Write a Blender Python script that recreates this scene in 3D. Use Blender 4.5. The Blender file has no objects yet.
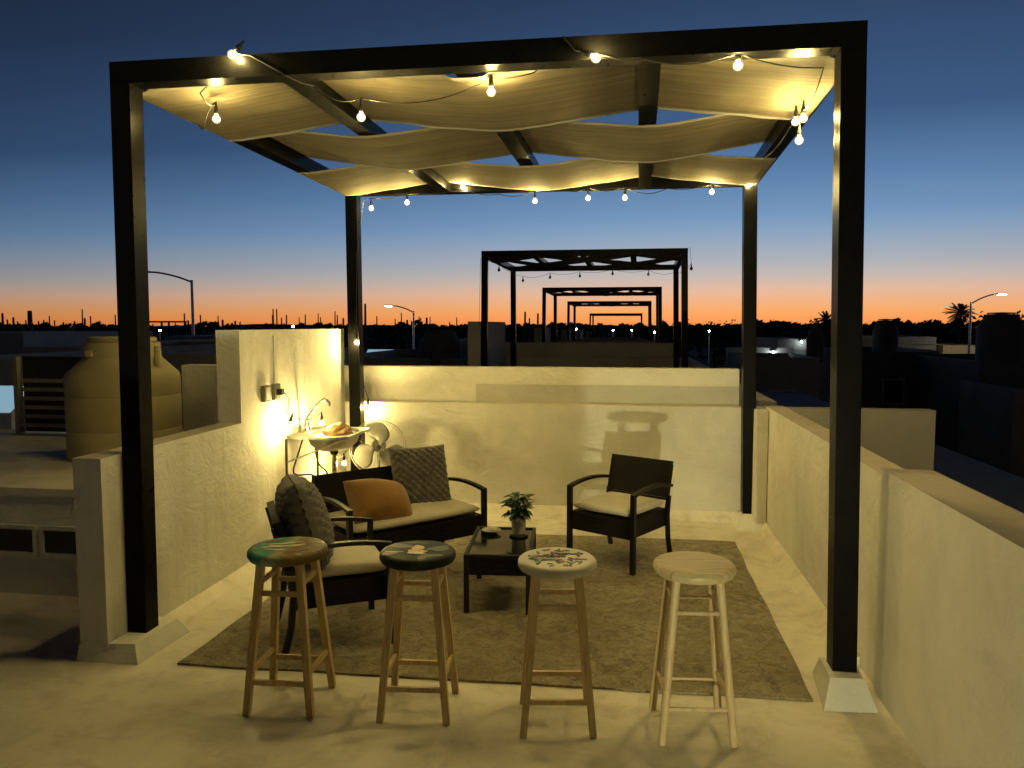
import bpy, bmesh, math, random
from mathutils import Vector, Matrix, noise
random.seed(7)
R = math.radians
sc = bpy.context.scene
COL = sc.collection

# ------------------------------------------------------------------ helpers
class MB:
    """collects shapes into one bmesh"""
    def __init__(s): s.b = bmesh.new()
    def _face(s, vs):
        try: return s.b.faces.new(vs)
        except ValueError: return None
    def box(s, x0, x1, y0, y1, z0, z1, M=None):
        P = [Vector((x, y, z)) for z in (z0, z1) for y in (y0, y1) for x in (x0, x1)]
        if M is not None: P = [M @ p for p in P]
        v = [s.b.verts.new(p) for p in P]
        for f in ((0, 2, 3, 1), (4, 5, 7, 6), (0, 1, 5, 4), (2, 6, 7, 3), (0, 4, 6, 2), (1, 3, 7, 5)):
            s._face([v[i] for i in f])
        return s
    def hexa(s, bot, top):
        """frustum from two 4-point rings"""
        v = [s.b.verts.new(Vector(p)) for p in list(bot) + list(top)]
        s._face([v[3], v[2], v[1], v[0]]); s._face(v[4:8])
        for i in range(4):
            j = (i + 1) % 4
            s._face([v[i], v[j], v[4 + j], v[4 + i]])
        return s
    def bar(s, p0, p1, w, h, up=(0, 0, 1), w1=None, h1=None):
        """rectangular bar from p0 to p1 (w across, h along up)"""
        p0, p1 = Vector(p0), Vector(p1); d = (p1 - p0).normalized(); u = Vector(up)
        a = d.cross(u)
        if a.length < 1e-4: a = d.cross(Vector((0, 1, 0)))
        a.normalize(); u = a.cross(d).normalized()
        w1 = w1 or w; h1 = h1 or h
        def ring(p, w, h): return [p - a * w / 2 - u * h / 2, p + a * w / 2 - u * h / 2, p + a * w / 2 + u * h / 2, p - a * w / 2 + u * h / 2]
        r0, r1 = ring(p0, w, h), ring(p1, w1, h1)
        v = [s.b.verts.new(p) for p in r0 + r1]
        s._face([v[3], v[2], v[1], v[0]]); s._face(v[4:8])
        for i in range(4):
            j = (i + 1) % 4
            s._face([v[i], v[j], v[4 + j], v[4 + i]])
        return s
    def tube(s, pts, r, seg=8, r1=None, cap=True):
        pts = [Vector(p) for p in pts]; n = len(pts)
        rings = []; prev = None
        for i, p in enumerate(pts):
            t = (pts[min(i + 1, n - 1)] - pts[max(i - 1, 0)])
            t = t.normalized() if t.length > 1e-9 else Vector((0, 0, 1))
            if prev is None:
                a = t.cross(Vector((0, 0, 1)))
                if a.length < 1e-3: a = t.cross(Vector((0, 1, 0)))
                a.normalize()
            else:
                a = prev - t * prev.dot(t)
                if a.length < 1e-6: a = t.cross(Vector((1, 0, 0)))
                a.normalize()
            prev = a; c = t.cross(a)
            rr = r if r1 is None else r + (r1 - r) * i / max(1, n - 1)
            rings.append([s.b.verts.new(p + (a * math.cos(2 * math.pi * k / seg) + c * math.sin(2 * math.pi * k / seg)) * rr) for k in range(seg)])
        for i in range(n - 1):
            for k in range(seg):
                j = (k + 1) % seg
                s._face([rings[i][k], rings[i][j], rings[i + 1][j], rings[i + 1][k]])
        if cap:
            s._face(list(reversed(rings[0]))); s._face(rings[-1])
        return s
    def lathe(s, prof, seg=32, c=(0, 0, 0), sx=1, sy=1, M=None):
        """profile [(r,z)] round the z axis"""
        c = Vector(c); rings = []
        for (r, z) in prof:
            ps = [Vector((r * sx * math.cos(2 * math.pi * k / seg), r * sy * math.sin(2 * math.pi * k / seg), z)) for k in range(seg)]
            if M is not None: ps = [M @ p for p in ps]
            rings.append([s.b.verts.new(p + c) for p in ps])
        for i in range(len(rings) - 1):
            for k in range(seg):
                j = (k + 1) % seg
                s._face([rings[i][k], rings[i][j], rings[i + 1][j], rings[i + 1][k]])
        if prof[0][0] > 1e-5: s._face(list(reversed(rings[0])))
        if prof[-1][0] > 1e-5: s._face(rings[-1])
        return s
    def ball(s, c, r, sub=2, sc_=(1, 1, 1)):
        g = bmesh.ops.create_icosphere(s.b, subdivisions=sub, radius=r)
        for v in g['verts']: v.co = Vector((v.co.x * sc_[0], v.co.y * sc_[1], v.co.z * sc_[2])) + Vector(c)
        return s
    def grid(s, fn, nu, nv):
        g = [[s.b.verts.new(Vector(fn(i / nu, j / nv))) for j in range(nv + 1)] for i in range(nu + 1)]
        for i in range(nu):
            for j in range(nv):
                s._face([g[i][j], g[i + 1][j], g[i + 1][j + 1], g[i][j + 1]])
        return s
    def build(s, name, mat, parent=None, bevel=0, smooth=False, seg=2, loc=None, weld=False):
        if weld: bmesh.ops.remove_doubles(s.b, verts=s.b.verts, dist=1e-5)
        if bevel:
            ed = [e for e in s.b.edges if len(e.link_faces) == 2 and e.calc_face_angle(0) > R(30)]
            bmesh.ops.bevel(s.b, geom=ed, offset=bevel, segments=seg, affect='EDGES', clamp_overlap=True)
        bmesh.ops.recalc_face_normals(s.b, faces=s.b.faces)
        me = bpy.data.meshes.new(name); s.b.to_mesh(me); s.b.free()
        me.materials.append(mat)
        if smooth:
            for p in me.polygons: p.use_smooth = True
            if smooth == 'auto':
                me.set_sharp_from_angle(angle=R(40))
        o = bpy.data.objects.new(name, me); COL.objects.link(o)
        if parent is not None: o.parent = parent
        if loc is not None: o.location = loc
        return o

def tag(o, label, cat, group=None):
    o['label'] = label; o['category'] = cat
    if group: o['group'] = group
    return o
def thing(name, label, cat, loc=(0, 0, 0), rotz=0, group=None):
    o = bpy.data.objects.new(name, None); COL.objects.link(o)
    o.empty_display_size = .2
    o.location = loc; o.rotation_euler = (0, 0, rotz)
    return tag(o, label, cat, group)
def dup(root, loc, label, rotz=None, group=None):
    r = root.copy(); COL.objects.link(r); r.location = loc
    if rotz is not None: r.rotation_euler = (0, 0, rotz)
    r['label'] = label
    if group: r['group'] = group
    for ch in [o for o in COL.objects if o.parent == root]:
        c = ch.copy(); COL.objects.link(c); c.parent = r
        for g in [o for o in COL.objects if o.parent == ch]:
            d = g.copy(); COL.objects.link(d); d.parent = c
    return r
def structure(o): o['kind'] = 'structure'; return o
def lerp(a, b, t): return a + (b - a) * t

# ------------------------------------------------------------------ materials
class NT:
    def __init__(s, name):
        s.m = bpy.data.materials.new(name); s.m.use_nodes = True
        s.n = s.m.node_tree.nodes; s.l = s.m.node_tree.links
        s.p = s.n['Principled BSDF']
        s.tc = s.n.new('ShaderNodeTexCoord')
    def mapping(s, scale=(1, 1, 1), out='Object', rot=(0, 0, 0)):
        m = s.n.new('ShaderNodeMapping'); m.inputs['Scale'].default_value = scale; m.inputs['Rotation'].default_value = rot
        s.l.new(s.tc.outputs[out], m.inputs['Vector']); return m.outputs[0]
    def noise(s, vec, scale, detail=6, rough=.6, dist=0):
        n = s.n.new('ShaderNodeTexNoise'); n.inputs['Scale'].default_value = scale; n.inputs['Detail'].default_value = detail
        n.inputs['Roughness'].default_value = rough; n.inputs['Distortion'].default_value = dist
        s.l.new(vec, n.inputs['Vector']); return n.outputs['Fac']
    def ramp(s, fac, stops):
        r = s.n.new('ShaderNodeValToRGB'); e = r.color_ramp.elements
        while len(e) < len(stops): e.new(.5)
        for k, (p, c) in enumerate(stops):
            e[k].position = p; e[k].color = (c[0], c[1], c[2], 1) if hasattr(c, '__len__') else (c, c, c, 1)
        s.l.new(fac, r.inputs[0]); return r.outputs[0]
    def mix(s, fac, a, b, mode='MIX'):
        m = s.n.new('ShaderNodeMix'); m.data_type = 'RGBA'; m.blend_type = mode
        for sock, v in ((m.inputs[0], fac), (m.inputs[6], a), (m.inputs[7], b)):
            if isinstance(v, (int, float)): sock.default_value = v
            elif isinstance(v, tuple): sock.default_value = (v[0], v[1], v[2], 1)
            else: s.l.new(v, sock)
        return m.outputs[2]
    def math(s, op, a, b=None, c=None):
        m = s.n.new('ShaderNodeMath'); m.operation = op
        for k, v in enumerate((a, b, c)):
            if v is None: continue
            if isinstance(v, (int, float)): m.inputs[k].default_value = v
            else: s.l.new(v, m.inputs[k])
        return m.outputs[0]
    def bump(s, h, strength=.3, dist=.01):
        b = s.n.new('ShaderNodeBump'); b.inputs['Strength'].default_value = strength; b.inputs['Distance'].default_value = dist
        s.l.new(h, b.inputs['Height']); s.l.new(b.outputs[0], s.p.inputs['Normal']); return s
    def col(s, c):
        if isinstance(c, tuple): s.p.inputs['Base Color'].default_value = (c[0], c[1], c[2], 1)
        else: s.l.new(c, s.p.inputs['Base Color'])
        return s
    def set(s, **k):
        for a, v in k.items():
            i = s.p.inputs[a.replace('_', ' ')]
            if isinstance(v, (int, float)): i.default_value = v
            elif isinstance(v, tuple): i.default_value = v
            else: s.l.new(v, i)
        return s

def mul(c, k): return tuple(x * k for x in c)

def plain(name, c, rough=.5, metal=0, var=.12, nscale=30, bump=0, coat=0):
    t = NT(name); v = t.mapping()
    f = t.noise(v, nscale, 5)
    t.col(t.ramp(f, [(.3, mul(c, 1 - var)), (.7, mul(c, 1 + var))]))
    t.set(Metallic=metal, Roughness=t.math('MULTIPLY_ADD', f, .25, max(0, rough - .12)))
    if coat: t.set(Coat_Weight=coat)
    if bump: t.bump(f, bump, .004)
    return t.m

def plaster(name, c, stain=.25, bump=.35, streak=0.0):
    t = NT(name); v = t.mapping()
    big = t.noise(v, 1.3, 8, .65, .4); mid = t.noise(v, 9, 8, .7); fine = t.noise(v, 70, 6, .7)
    base = t.ramp(big, [(.3, mul(c, 1 - stain)), (.62, c), (.8, mul(c, 1.06))])
    base = t.mix(t.ramp(mid, [(.45, 0.), (.75, .3)]), base, mul(c, .78))
    if streak:
        sv = t.mapping((6, 6, .35)); s_ = t.noise(sv, 2.2, 7, .65, .2)
        base = t.mix(t.ramp(s_, [(.45, 0.), (.72, streak)]), base, (c[0] * .62, c[1] * .58, c[2] * .5))
    t.col(base); t.set(Roughness=.82)
    trowel = t.noise(t.mapping((1, 1, 1.6)), 3.6, 4, .55, 1.8)
    h = t.math('ADD', t.math('ADD', t.math('MULTIPLY', mid, .7), t.math('MULTIPLY', fine, .35)), t.math('MULTIPLY', trowel, 1.2))
    t.bump(h, min(1, bump * 1.5), .016)
    return t.m

WHITE = (.78, .76, .70)
M = {}
M['wall'] = plaster('white_plaster', WHITE)
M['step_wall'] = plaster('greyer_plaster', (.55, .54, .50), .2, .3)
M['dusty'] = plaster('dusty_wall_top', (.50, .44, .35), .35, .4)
M['rough_wall'] = plaster('rough_streaked_plaster', WHITE, .22, .30, .4)
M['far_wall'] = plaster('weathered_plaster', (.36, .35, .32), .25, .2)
M['grey_wall'] = plaster('grey_render', (.15, .15, .145), .3, .2)
M['yellow_wall'] = plaster('yellow_render', (.62, .50, .26), .2, .2)
M['blue_wall'] = plaster('pale_blue_render', (.36, .42, .45), .2, .2)

t = NT('worn_cement_floor'); v = t.mapping()
big = t.noise(v, .9, 9, .68, .6); mid = t.noise(v, 5, 9, .7, .3); fine = t.noise(v, 60, 6, .7)
c = t.ramp(big, [(.30, (.56, .51, .42)), (.5, (.70, .655, .56)), (.70, (.78, .74, .65))])
c = t.mix(t.ramp(mid, [(.48, 0.), (.70, .5)]), c, (.36, .31, .25))
c = t.mix(t.ramp(t.noise(t.mapping((1, 3.2, 1)), 2.3, 8, .75, .5), [(.55, 0.), (.75, .5)]), c, (.34, .30, .24))
t.col(c); t.set(Roughness=t.ramp(mid, [(.3, .55), (.7, .85)])); t.bump(t.math('ADD', t.math('MULTIPLY', mid, .6), t.math('MULTIPLY', fine, .2)), .3, .012)
M['floor'] = t.m

M['cement'] = plaster('footing_cement', (.62, .62, .57), .2, .5)
t = NT('black_painted_steel'); v = t.mapping()
f = t.noise(v, 25, 6, .7); t.col(t.ramp(f, [(.3, (.003, .003, .003)), (.75, (.006, .0058, .0056))]))
t.set(Roughness=t.math('MULTIPLY_ADD', f, .2, .20), Specular_IOR_Level=.06); t.bump(t.noise(v, 180, 3), .06, .002); M['steel'] = t.m

t = NT('tan_shade_cloth'); v = t.mapping()
big = t.noise(v, 2.2, 6, .6, .5); rib = t.noise(t.mapping((.35, 16, 1)), 2.4, 6, .7, .25)
c = t.ramp(big, [(.3, (.135, .11, .068)), (.7, (.215, .18, .118))])
c = t.mix(t.ramp(rib, [(.32, .75), (.6, 0.)]), c, (.08, .063, .037))
t.col(c); t.set(Roughness=.85); t.bump(rib, .5, .012)
tr = t.n.new('ShaderNodeBsdfTranslucent'); t.l.new(c, tr.inputs[0])
ms = t.n.new('ShaderNodeMixShader'); ms.inputs[0].default_value = .22
t.l.new(t.p.outputs[0], ms.inputs[1]); t.l.new(tr.outputs[0], ms.inputs[2])
t.l.new(ms.outputs[0], t.n['Material Output'].inputs[0]); M['cloth'] = t.m

t = NT('dark_wicker'); v = t.mapping()
ck = t.n.new('ShaderNodeTexBrick'); ck.inputs['Scale'].default_value = 1; ck.inputs['Brick Width'].default_value = .028; ck.inputs['Row Height'].default_value = .008
ck.inputs['Mortar Size'].default_value = .0012; ck.inputs['Mortar Smooth'].default_value = 1
ck.inputs['Color1'].default_value = (.011, .0095, .008, 1); ck.inputs['Color2'].default_value = (.006, .0055, .005, 1); ck.inputs['Mortar'].default_value = (.003, .003, .003, 1)
sw = t.n.new('ShaderNodeSeparateXYZ'); t.l.new(t.tc.outputs['Object'], sw.inputs[0]); cb = t.n.new('ShaderNodeCombineXYZ')
t.l.new(t.math('ADD', sw.outputs[0], sw.outputs[1]), cb.inputs[0]); t.l.new(sw.outputs[2], cb.inputs[1]); t.l.new(cb.outputs[0], ck.inputs['Vector'])
t.col(ck.outputs['Color']); t.set(Roughness=.55, Specular_IOR_Level=.15)
bw = t.n.new('ShaderNodeRGBToBW'); t.l.new(ck.outputs['Color'], bw.inputs[0]); t.bump(t.math('MULTIPLY', bw.outputs[0], 40), .8, .004); M['wicker'] = t.m
M['resin'] = plain('black_resin_frame', (.007, .0065, .006), .42)
M['resin'].node_tree.nodes['Principled BSDF'].inputs['Specular IOR Level'].default_value = .3

def woven(name, c, scale=260, rough=.9, bump=.25, var=.14):
    t = NT(name); v = t.mapping(); big = t.noise(v, 6, 6, .6)
    f = t.noise(t.mapping((1, 1, 1)), scale, 2)
    t.col(t.mix(t.ramp(f, [(.35, .35), (.65, 0.)]), t.ramp(big, [(.3, mul(c, 1 - var)), (.7, mul(c, 1 + var * .5))]), mul(c, .7)))
    t.set(Roughness=rough, Sheen_Weight=.25, Sheen_Roughness=.5); t.bump(f, bump, .003); return t.m
M['hem'] = woven('folded_cloth_hem', (.115, .094, .06), 120)
M['cream'] = woven('cream_cushion_cloth', (.58, .53, .42))
M['knit'] = woven('grey_knit_yarn', (.15, .14, .125), 420, .95, .5, .2)
M['mustard'] = woven('mustard_velvet', (.31, .155, .03), 500, .8, .15, .25)

def wood(name, c, dark, scale=1.0, rough=.45):
    t = NT(name); v = t.mapping((9 * scale, 9 * scale, 1.2 * scale))
    g = t.noise(v, 3.2, 8, .65, 1.4); f = t.noise(t.mapping((60, 60, 4)), 2, 4)
    col = t.ramp(g, [(.3, dark), (.52, c), (.75, mul(c, 1.12))])
    t.col(t.mix(t.ramp(f, [(.4, .25), (.7, 0.)]), col, dark)); t.set(Roughness=rough); t.bump(f, .12, .002); return t.m
M['leg_wood'] = wood('brown_pine', (.60, .45, .22), (.42, .29, .125))
M['dark_leg_wood'] = wood('aged_brown_pine', (.54, .39, .18), (.37, .245, .10))
M['pale_wood'] = wood('pale_raw_pine', (.55, .44, .25), (.42, .31, .16))
# plank grain across a pale seat
t = NT('pale_plank_seat'); v = t.mapping((1.5, 12, 8))
g = t.noise(v, 4, 7, .65, 1.0); pl = t.math('FRACT', t.math('MULTIPLY', t.n.new('ShaderNodeSeparateXYZ').outputs[1], 1.0))
sx = t.n.new('ShaderNodeSeparateXYZ'); t.l.new(t.tc.outputs['Object'], sx.inputs[0])
pl = t.math('FRACT', t.math('MULTIPLY_ADD', sx.outputs[1], 13.0, .5))
col = t.ramp(g, [(.3, (.36, .29, .15)), (.55, (.49, .41, .235)), (.8, (.56, .48, .30))])
t.col(t.mix(t.ramp(pl, [(0., .7), (.04, 0.), (.96, 0.), (1., .7)]), col, (.22, .14, .06))); t.set(Roughness=.4); M['plank_seat'] = t.m
# painted seats
t = NT('teal_and_brown_painted_seat'); v = t.mapping()
sx = t.n.new('ShaderNodeSeparateXYZ'); t.l.new(t.tc.outputs['Object'], sx.inputs[0])
n1 = t.noise(t.mapping((5, 12, 5), rot=(0, 0, .5)), 1.6, 7, .6, 1.2); n2 = t.noise(v, 11, 5, .6, .8)
a = t.math('ADD', sx.outputs[0], t.math('MULTIPLY_ADD', n1, .16, -.08))
col = t.ramp(t.math('MULTIPLY_ADD', a, 3.2, .5), [(.0, (.008, .05, .04)), (.2, (.04, .22, .17)), (.36, (.07, .20, .12)), (.48, (.30, .32, .17)), (.60, (.17, .115, .03)), (1., (.10, .06, .018))])
col = t.mix(t.ramp(n1, [(.55, 0.), (.64, .75)]), col, (.34, .36, .24))
col = t.mix(t.ramp(n2, [(.62, 0.), (.72, .7)]), col, (.28, .12, .035))
t.col(col); t.set(Roughness=.45, Specular_IOR_Level=.2); M['seat_teal'] = t.m
t = NT('black_green_painted_seat'); v = t.mapping()
n1 = t.noise(v, 7, 6, .6, .8)
t.col(t.ramp(n1, [(.3, (.006, .010, .006)), (.55, (.016, .024, .013)), (.75, (.045, .055, .025))])); t.set(Roughness=.45, Specular_IOR_Level=.1); M['seat_black'] = t.m
M['seat_cream'] = plain('cream_painted_seat', (.55, .52, .42), .35, 0, .1, 8)
M['paint_gold'] = plain('gold_paint', (.62, .43, .14), .4, 0, .2, 50)
M['paint_white'] = plain('white_paint', (.62, .58, .46), .4)
M['paint_leaf'] = plain('dark_leaf_paint', (.035, .05, .022), .4, 0, .3, 60)
M['paint_olive'] = plain('olive_green_paint', (.075, .085, .03), .45, 0, .35, 35)
M['paint_brown'] = plain('brown_paint', (.16, .085, .03), .45, 0, .3, 35)
M['paint_teal'] = plain('teal_paint', (.09, .20, .16), .4, 0, .3, 40)
M['paint_red'] = plain('red_petal_paint', (.42, .10, .035), .4, 0, .3, 60)

t = NT('worn_brown_rug'); v = t.mapping()
n1 = t.noise(v, 2.1, 8, .7, .5); n2 = t.noise(v, 75, 4, .7); n3 = t.noise(v, 9, 9, .78, 1.2)
vo = t.n.new('ShaderNodeTexVoronoi'); vo.feature = 'DISTANCE_TO_EDGE'; vo.inputs['Scale'].default_value = 2.6
dv = t.n.new('ShaderNodeVectorMath'); dv.operation = 'MULTIPLY_ADD'; nn = t.n.new('ShaderNodeTexNoise'); nn.inputs['Scale'].default_value = 3; nn.inputs['Detail'].default_value = 5
t.l.new(t.tc.outputs['Object'], nn.inputs['Vector']); t.l.new(nn.outputs['Color'], dv.inputs[0]); dv.inputs[1].default_value = (1.1, 1.1, .0)
t.l.new(t.tc.outputs['Object'], dv.inputs[2]); t.l.new(dv.outputs[0], vo.inputs['Vector'])
col = t.ramp(n1, [(.3, (.26, .215, .13)), (.5, (.38, .325, .21)), (.72, (.50, .44, .31))])
col = t.mix(t.ramp(n3, [(.42, 0.), (.62, .95)]), col, (.15, .115, .068))
line = t.math('MULTIPLY', t.ramp(vo.outputs['Distance'], [(0., 1.), (.022, 0.)]), t.ramp(n3, [(.36, 0.), (.5, .8)]))
col = t.mix(line, col, (.06, .042, .02))
t.col(t.mix(t.ramp(n2, [(.35, .45), (.65, 0.)]), col, (.09, .065, .035))); t.set(Roughness=.95, Sheen_Weight=.2)
t.bump(t.math('ADD', n2, t.math('MULTIPLY', n3, .8)), .8, .012); M['rug'] = t.m

t = NT('black_table_glass'); f = t.noise(t.mapping(), 40, 5, .7); t.col((.006, .006, .006)); t.set(Roughness=t.math('MULTIPLY_ADD', f, .10, .04), Specular_IOR_Level=.3); M['glass_top'] = t.m
M['chrome'] = plain('brushed_chrome', (.55, .54, .51), .28, 1.0, .08, 60)
M['sink'] = plain('stainless_sink', (.50, .49, .45), .38, .85, .1, 30)
M['rubber'] = plain('black_rubber', (.014, .013, .012), .6)
M['grey_plastic'] = plain('grey_plastic', (.20, .195, .185), .5)
M['fan_white'] = plain('grey_fan_plastic', (.17, .165, .15), .4)
M['fan_wire'] = plain('fan_guard_wire', (.25, .24, .22), .4, .7)
M['orange_cloth'] = woven('orange_tan_cloth', (.44, .26, .09), 300)
M['porcelain'] = plain('glazed_porcelain', (.55, .54, .48), .25, 0, .06, 12, 0, .4)
M['saucer'] = plain('dark_green_glaze', (.018, .026, .020), .2)
M['leaf'] = plain('dark_green_leaf', (.030, .085, .032), .42, 0, .35, 45)
M['pale_leaf'] = plain('pale_grey_green_leaf', (.17, .20, .14), .5, 0, .25, 40)
M['white_petal'] = plain('white_petal', (.55, .52, .42), .55)
M['stem'] = plain('green_stem', (.06, .08, .03), .6)
M['tank'] = plaster('beige_tank_plastic', (.50, .44, .24), .15, .1)
M['dark_tank'] = plaster('dark_tank_plastic', (.12, .115, .10), .2, .1)
M['alu'] = plain('aluminium_frame', (.55, .55, .53), .5)
M['window_glass'] = plain('dark_window_glass', (.008, .009, .010), .08, 0, .1, 5)
M['louvre'] = plain('pale_louvre_slat', (.22, .20, .18), .6)
t = NT('glossy_panel_glass'); t.col(t.ramp(t.noise(t.mapping(), 3, 4), [(.3, (.42, .52, .58)), (.7, (.5, .6, .66))])); t.set(Roughness=.12, Metallic=.9); M['roof_panel'] = t.m
t = NT('dry_ground'); v = t.mapping(); n1 = t.noise(v, .05, 8, .65); n2 = t.noise(v, .8, 8, .7)
t.col(t.mix(t.ramp(n2, [(.4, 0.), (.7, .6)]), t.ramp(n1, [(.35, (.040, .034, .026)), (.65, (.07, .06, .045))]), (.025, .024, .018))); t.set(Roughness=.95); t.bump(n2, .4, .1); M['ground'] = t.m
t = NT('asphalt'); v = t.mapping(); n1 = t.noise(v, 1.1, 8, .7); t.col(t.ramp(n1, [(.3, (.035, .034, .033)), (.7, (.058, .056, .054))])); t.set(Roughness=.9); t.bump(t.noise(v, 60, 3), .3, .01); M['asphalt'] = t.m
M['pavement'] = plaster('street_concrete', (.22, .21, .20), .25, .2)
M['foliage'] = plain('dusk_foliage', (.040, .050, .026), .8, 0, .4, 2)
M['bark'] = plain('rough_bark', (.05, .04, .03), .9, 0, .3, 8)
M['cactus'] = plain('cactus_skin', (.045, .06, .035), .8, 0, .3, 4)
M['galv'] = plain('galvanised_steel', (.62, .64, .66), .38, .85)
def emit(name, c, strength):
    m = bpy.data.materials.new(name); m.use_nodes = True; n = m.node_tree.nodes; l = m.node_tree.links
    n.remove(n['Principled BSDF']); e = n.new('ShaderNodeEmission'); e.inputs[0].default_value = (*c, 1); e.inputs[1].default_value = strength
    l.new(e.outputs[0], n['Material Output'].inputs[0]); return m
M['filament'] = emit('lit_bulb_core', (1., .755, .245), 3250)
def glow_glass():
    m = bpy.data.materials.new('glowing_bulb_glass'); m.use_nodes = True; n = m.node_tree.nodes; l = m.node_tree.links
    n.remove(n['Principled BSDF']); e = n.new('ShaderNodeEmission'); e.inputs[0].default_value = (1., .80, .34, 1); e.inputs[1].default_value = 2.6
    tr = n.new('ShaderNodeBsdfTransparent'); mx = n.new('ShaderNodeMixShader'); mx.inputs[0].default_value = .36
    l.new(tr.outputs[0], mx.inputs[1]); l.new(e.outputs[0], mx.inputs[2]); l.new(mx.outputs[0], n['Material Output'].inputs[0]); return m
M['bulb'] = glow_glass()
M['bulb_off'] = plain('unlit_bulb_glass', (.05, .045, .04), .1)
M['roof_panel'] = emit('sky_glow_pane', (.26, .44, .55), .85)  # glow put into the colour for sky light caught by pale roof panels
M['lantern'] = emit('lit_lantern_glass', (1., .92, .50), 33000)
M['street_led'] = emit('street_light_led', (1., .90, .72), 520)
M['cool_led'] = emit('cool_white_led', (.85, .97, 1.), 130)

# ------------------------------------------------------------------ ground, street, terrace
GZ = -5.5
structure(MB().box(-600, 600, -200, 900, GZ - .5, GZ).build('ground', M['ground']))
structure(MB().box(6.6, 12.0, -60, 160, GZ + .004, GZ + .03).build('street', M['asphalt']))
structure(MB().box(5.3, 6.6, -60, 160, GZ + .002, GZ + .14).build('pavement', M['pavement'], bevel=.02))
structure(MB().box(-6.2, 1.24, -3.9, 6.56, -.14, 0).build('terrace_floor', M['floor']))

def row_house(k, dz, label, x0):
    y = 9.3 * k
    h = thing('row_house', label, 'house', (0, y, GZ), group='row houses along the street')
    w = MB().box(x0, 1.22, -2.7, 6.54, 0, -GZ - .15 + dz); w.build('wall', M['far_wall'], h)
    if k: MB().box(x0, 1.26, -2.7, 6.54, -GZ - .148 + dz, -GZ + dz).build('roof', M['floor'], h)
    for yy in (-1.2, 2.0, 5.0):
        f = MB().box(1.222, 1.262, yy - .55, yy + .55, 2.6, 3.8).build('window', M['alu'], h)
        MB().box(1.264, 1.268, yy - .48, yy + .48, 2.68, 3.72).build('pane', M['window_glass'], f)
    if k == 0: # lower roof on the street side
        MB().box(1.26, 5.2, -2.7, 24, 0, -GZ - .42).build('side_wing', M['grey_wall'], h, bevel=.01)
    return h
row_house(0, 0, 'pale house right under the furnished terrace with grey lower side wing', -6.18)
DZ = [0, 0, -.14, -.26, -.36, -.45]
ORD = ['', 'first', 'second', 'third', 'fourth', 'fifth']
for k in range(1, 6):
    row_house(k, DZ[k], '%s row house beyond the terrace back wall, its own roof terrace on top' % ORD[k], -4.3)

# ------------------------------------------------------------------ terrace walls
def wall(boxes, label, mat='wall', bevel=.012, group=None, loc=(0, 0, 0)):
    m = MB()
    for b in boxes: m.box(*b)
    o = m.build('parapet_wall', M[mat], bevel=bevel, loc=loc)
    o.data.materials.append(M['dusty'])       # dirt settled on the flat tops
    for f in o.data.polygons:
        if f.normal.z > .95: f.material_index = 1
    return tag(o, label, 'wall', group)
wall([(-2.575, -2.43, 3.235, 4.585, 0, .975)], 'low white parapet at the left end, black pergola post in front of it', 'rough_wall')
wall([(-2.60, -2.44, 4.588, 6.42, 0, 1.568)], 'tall rough white wall with two grey outlets and wash basin', 'rough_wall')
wall([(-2.438, 1.16, 6.42, 6.565, 0, .93), (1.162, 2.42, 6.47, 6.60, -.4, .925)], 'white back parapet behind the loveseat and fan')
wall([(-2.6, .93, 6.60, 6.76, 0, 1.232)], 'higher pale wall of the next roof directly behind the back parapet', 'wall')
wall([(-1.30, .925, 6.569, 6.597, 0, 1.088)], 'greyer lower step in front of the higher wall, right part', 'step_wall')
wall([(1.10, 1.24, 3.47, 6.41, 0, .955)], 'far section of the right parapet beyond the front right post')
wall([(1.088, 1.29, -3.8, 3.466, 0, .985)], 'near section of the right parapet, close to the camera at the right edge')
# mortar fillets at the foot of the walls belong to the walls' floor
def fillet(name, pts):
    m = MB(); m.hexa(*pts); return structure(m.build(name, M['floor']))
fillet('floor_fillet', ([(-2.43, 6.33, .001), (1.09, 6.33, .001), (1.09, 6.418, .001), (-2.43, 6.418, .001)], [(-2.43, 6.405, .07), (1.09, 6.405, .07), (1.09, 6.418, .07), (-2.43, 6.418, .07)]))
fillet('floor_fillet', ([(-2.436, 3.66, .001), (-2.36, 3.66, .001), (-2.36, 6.32, .001), (-2.436, 6.32, .001)], [(-2.436, 3.66, .05), (-2.428, 3.66, .05), (-2.428, 6.32, .05), (-2.436, 6.32, .05)]))
fillet('floor_fillet', ([(1.03, 3.70, .001), (1.098, 3.70, .001), (1.098, 6.32, .001), (1.03, 6.32, .001)], [(1.09, 3.70, .05), (1.098, 3.70, .05), (1.098, 6.32, .05), (1.09, 6.32, .05)]))
tag(MB().box(1.005, 1.094, 6.17, 6.40, .004, .935).build('wall_pier', M['wall'], bevel=.01), 'narrow white pier in the back right corner beside the post', 'wall')
# unseen blocker wall, added to cut light on the left; lantern stands beyond it
tag(MB().box(-6.1, .36, -.80, -.66, .002, .66).build('parapet_wall', M['grey_wall'], bevel=.012), 'unseen low grey wall added behind the camera to block lantern light', 'wall')
ln = thing('floor_lantern', 'small lit lantern on the terrace floor behind the camera', 'lantern', (.58, -2.9, 0))
MB().lathe([(.07, 0), (.07, .02), (.02, .03), (.012, .04), (.012, .28), (.05, .285)], 20).build('stand', M['steel'], ln)
MB().ball((0, 0, .315), .024, 2).build('globe', M['lantern'], ln, smooth=True)

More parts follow.
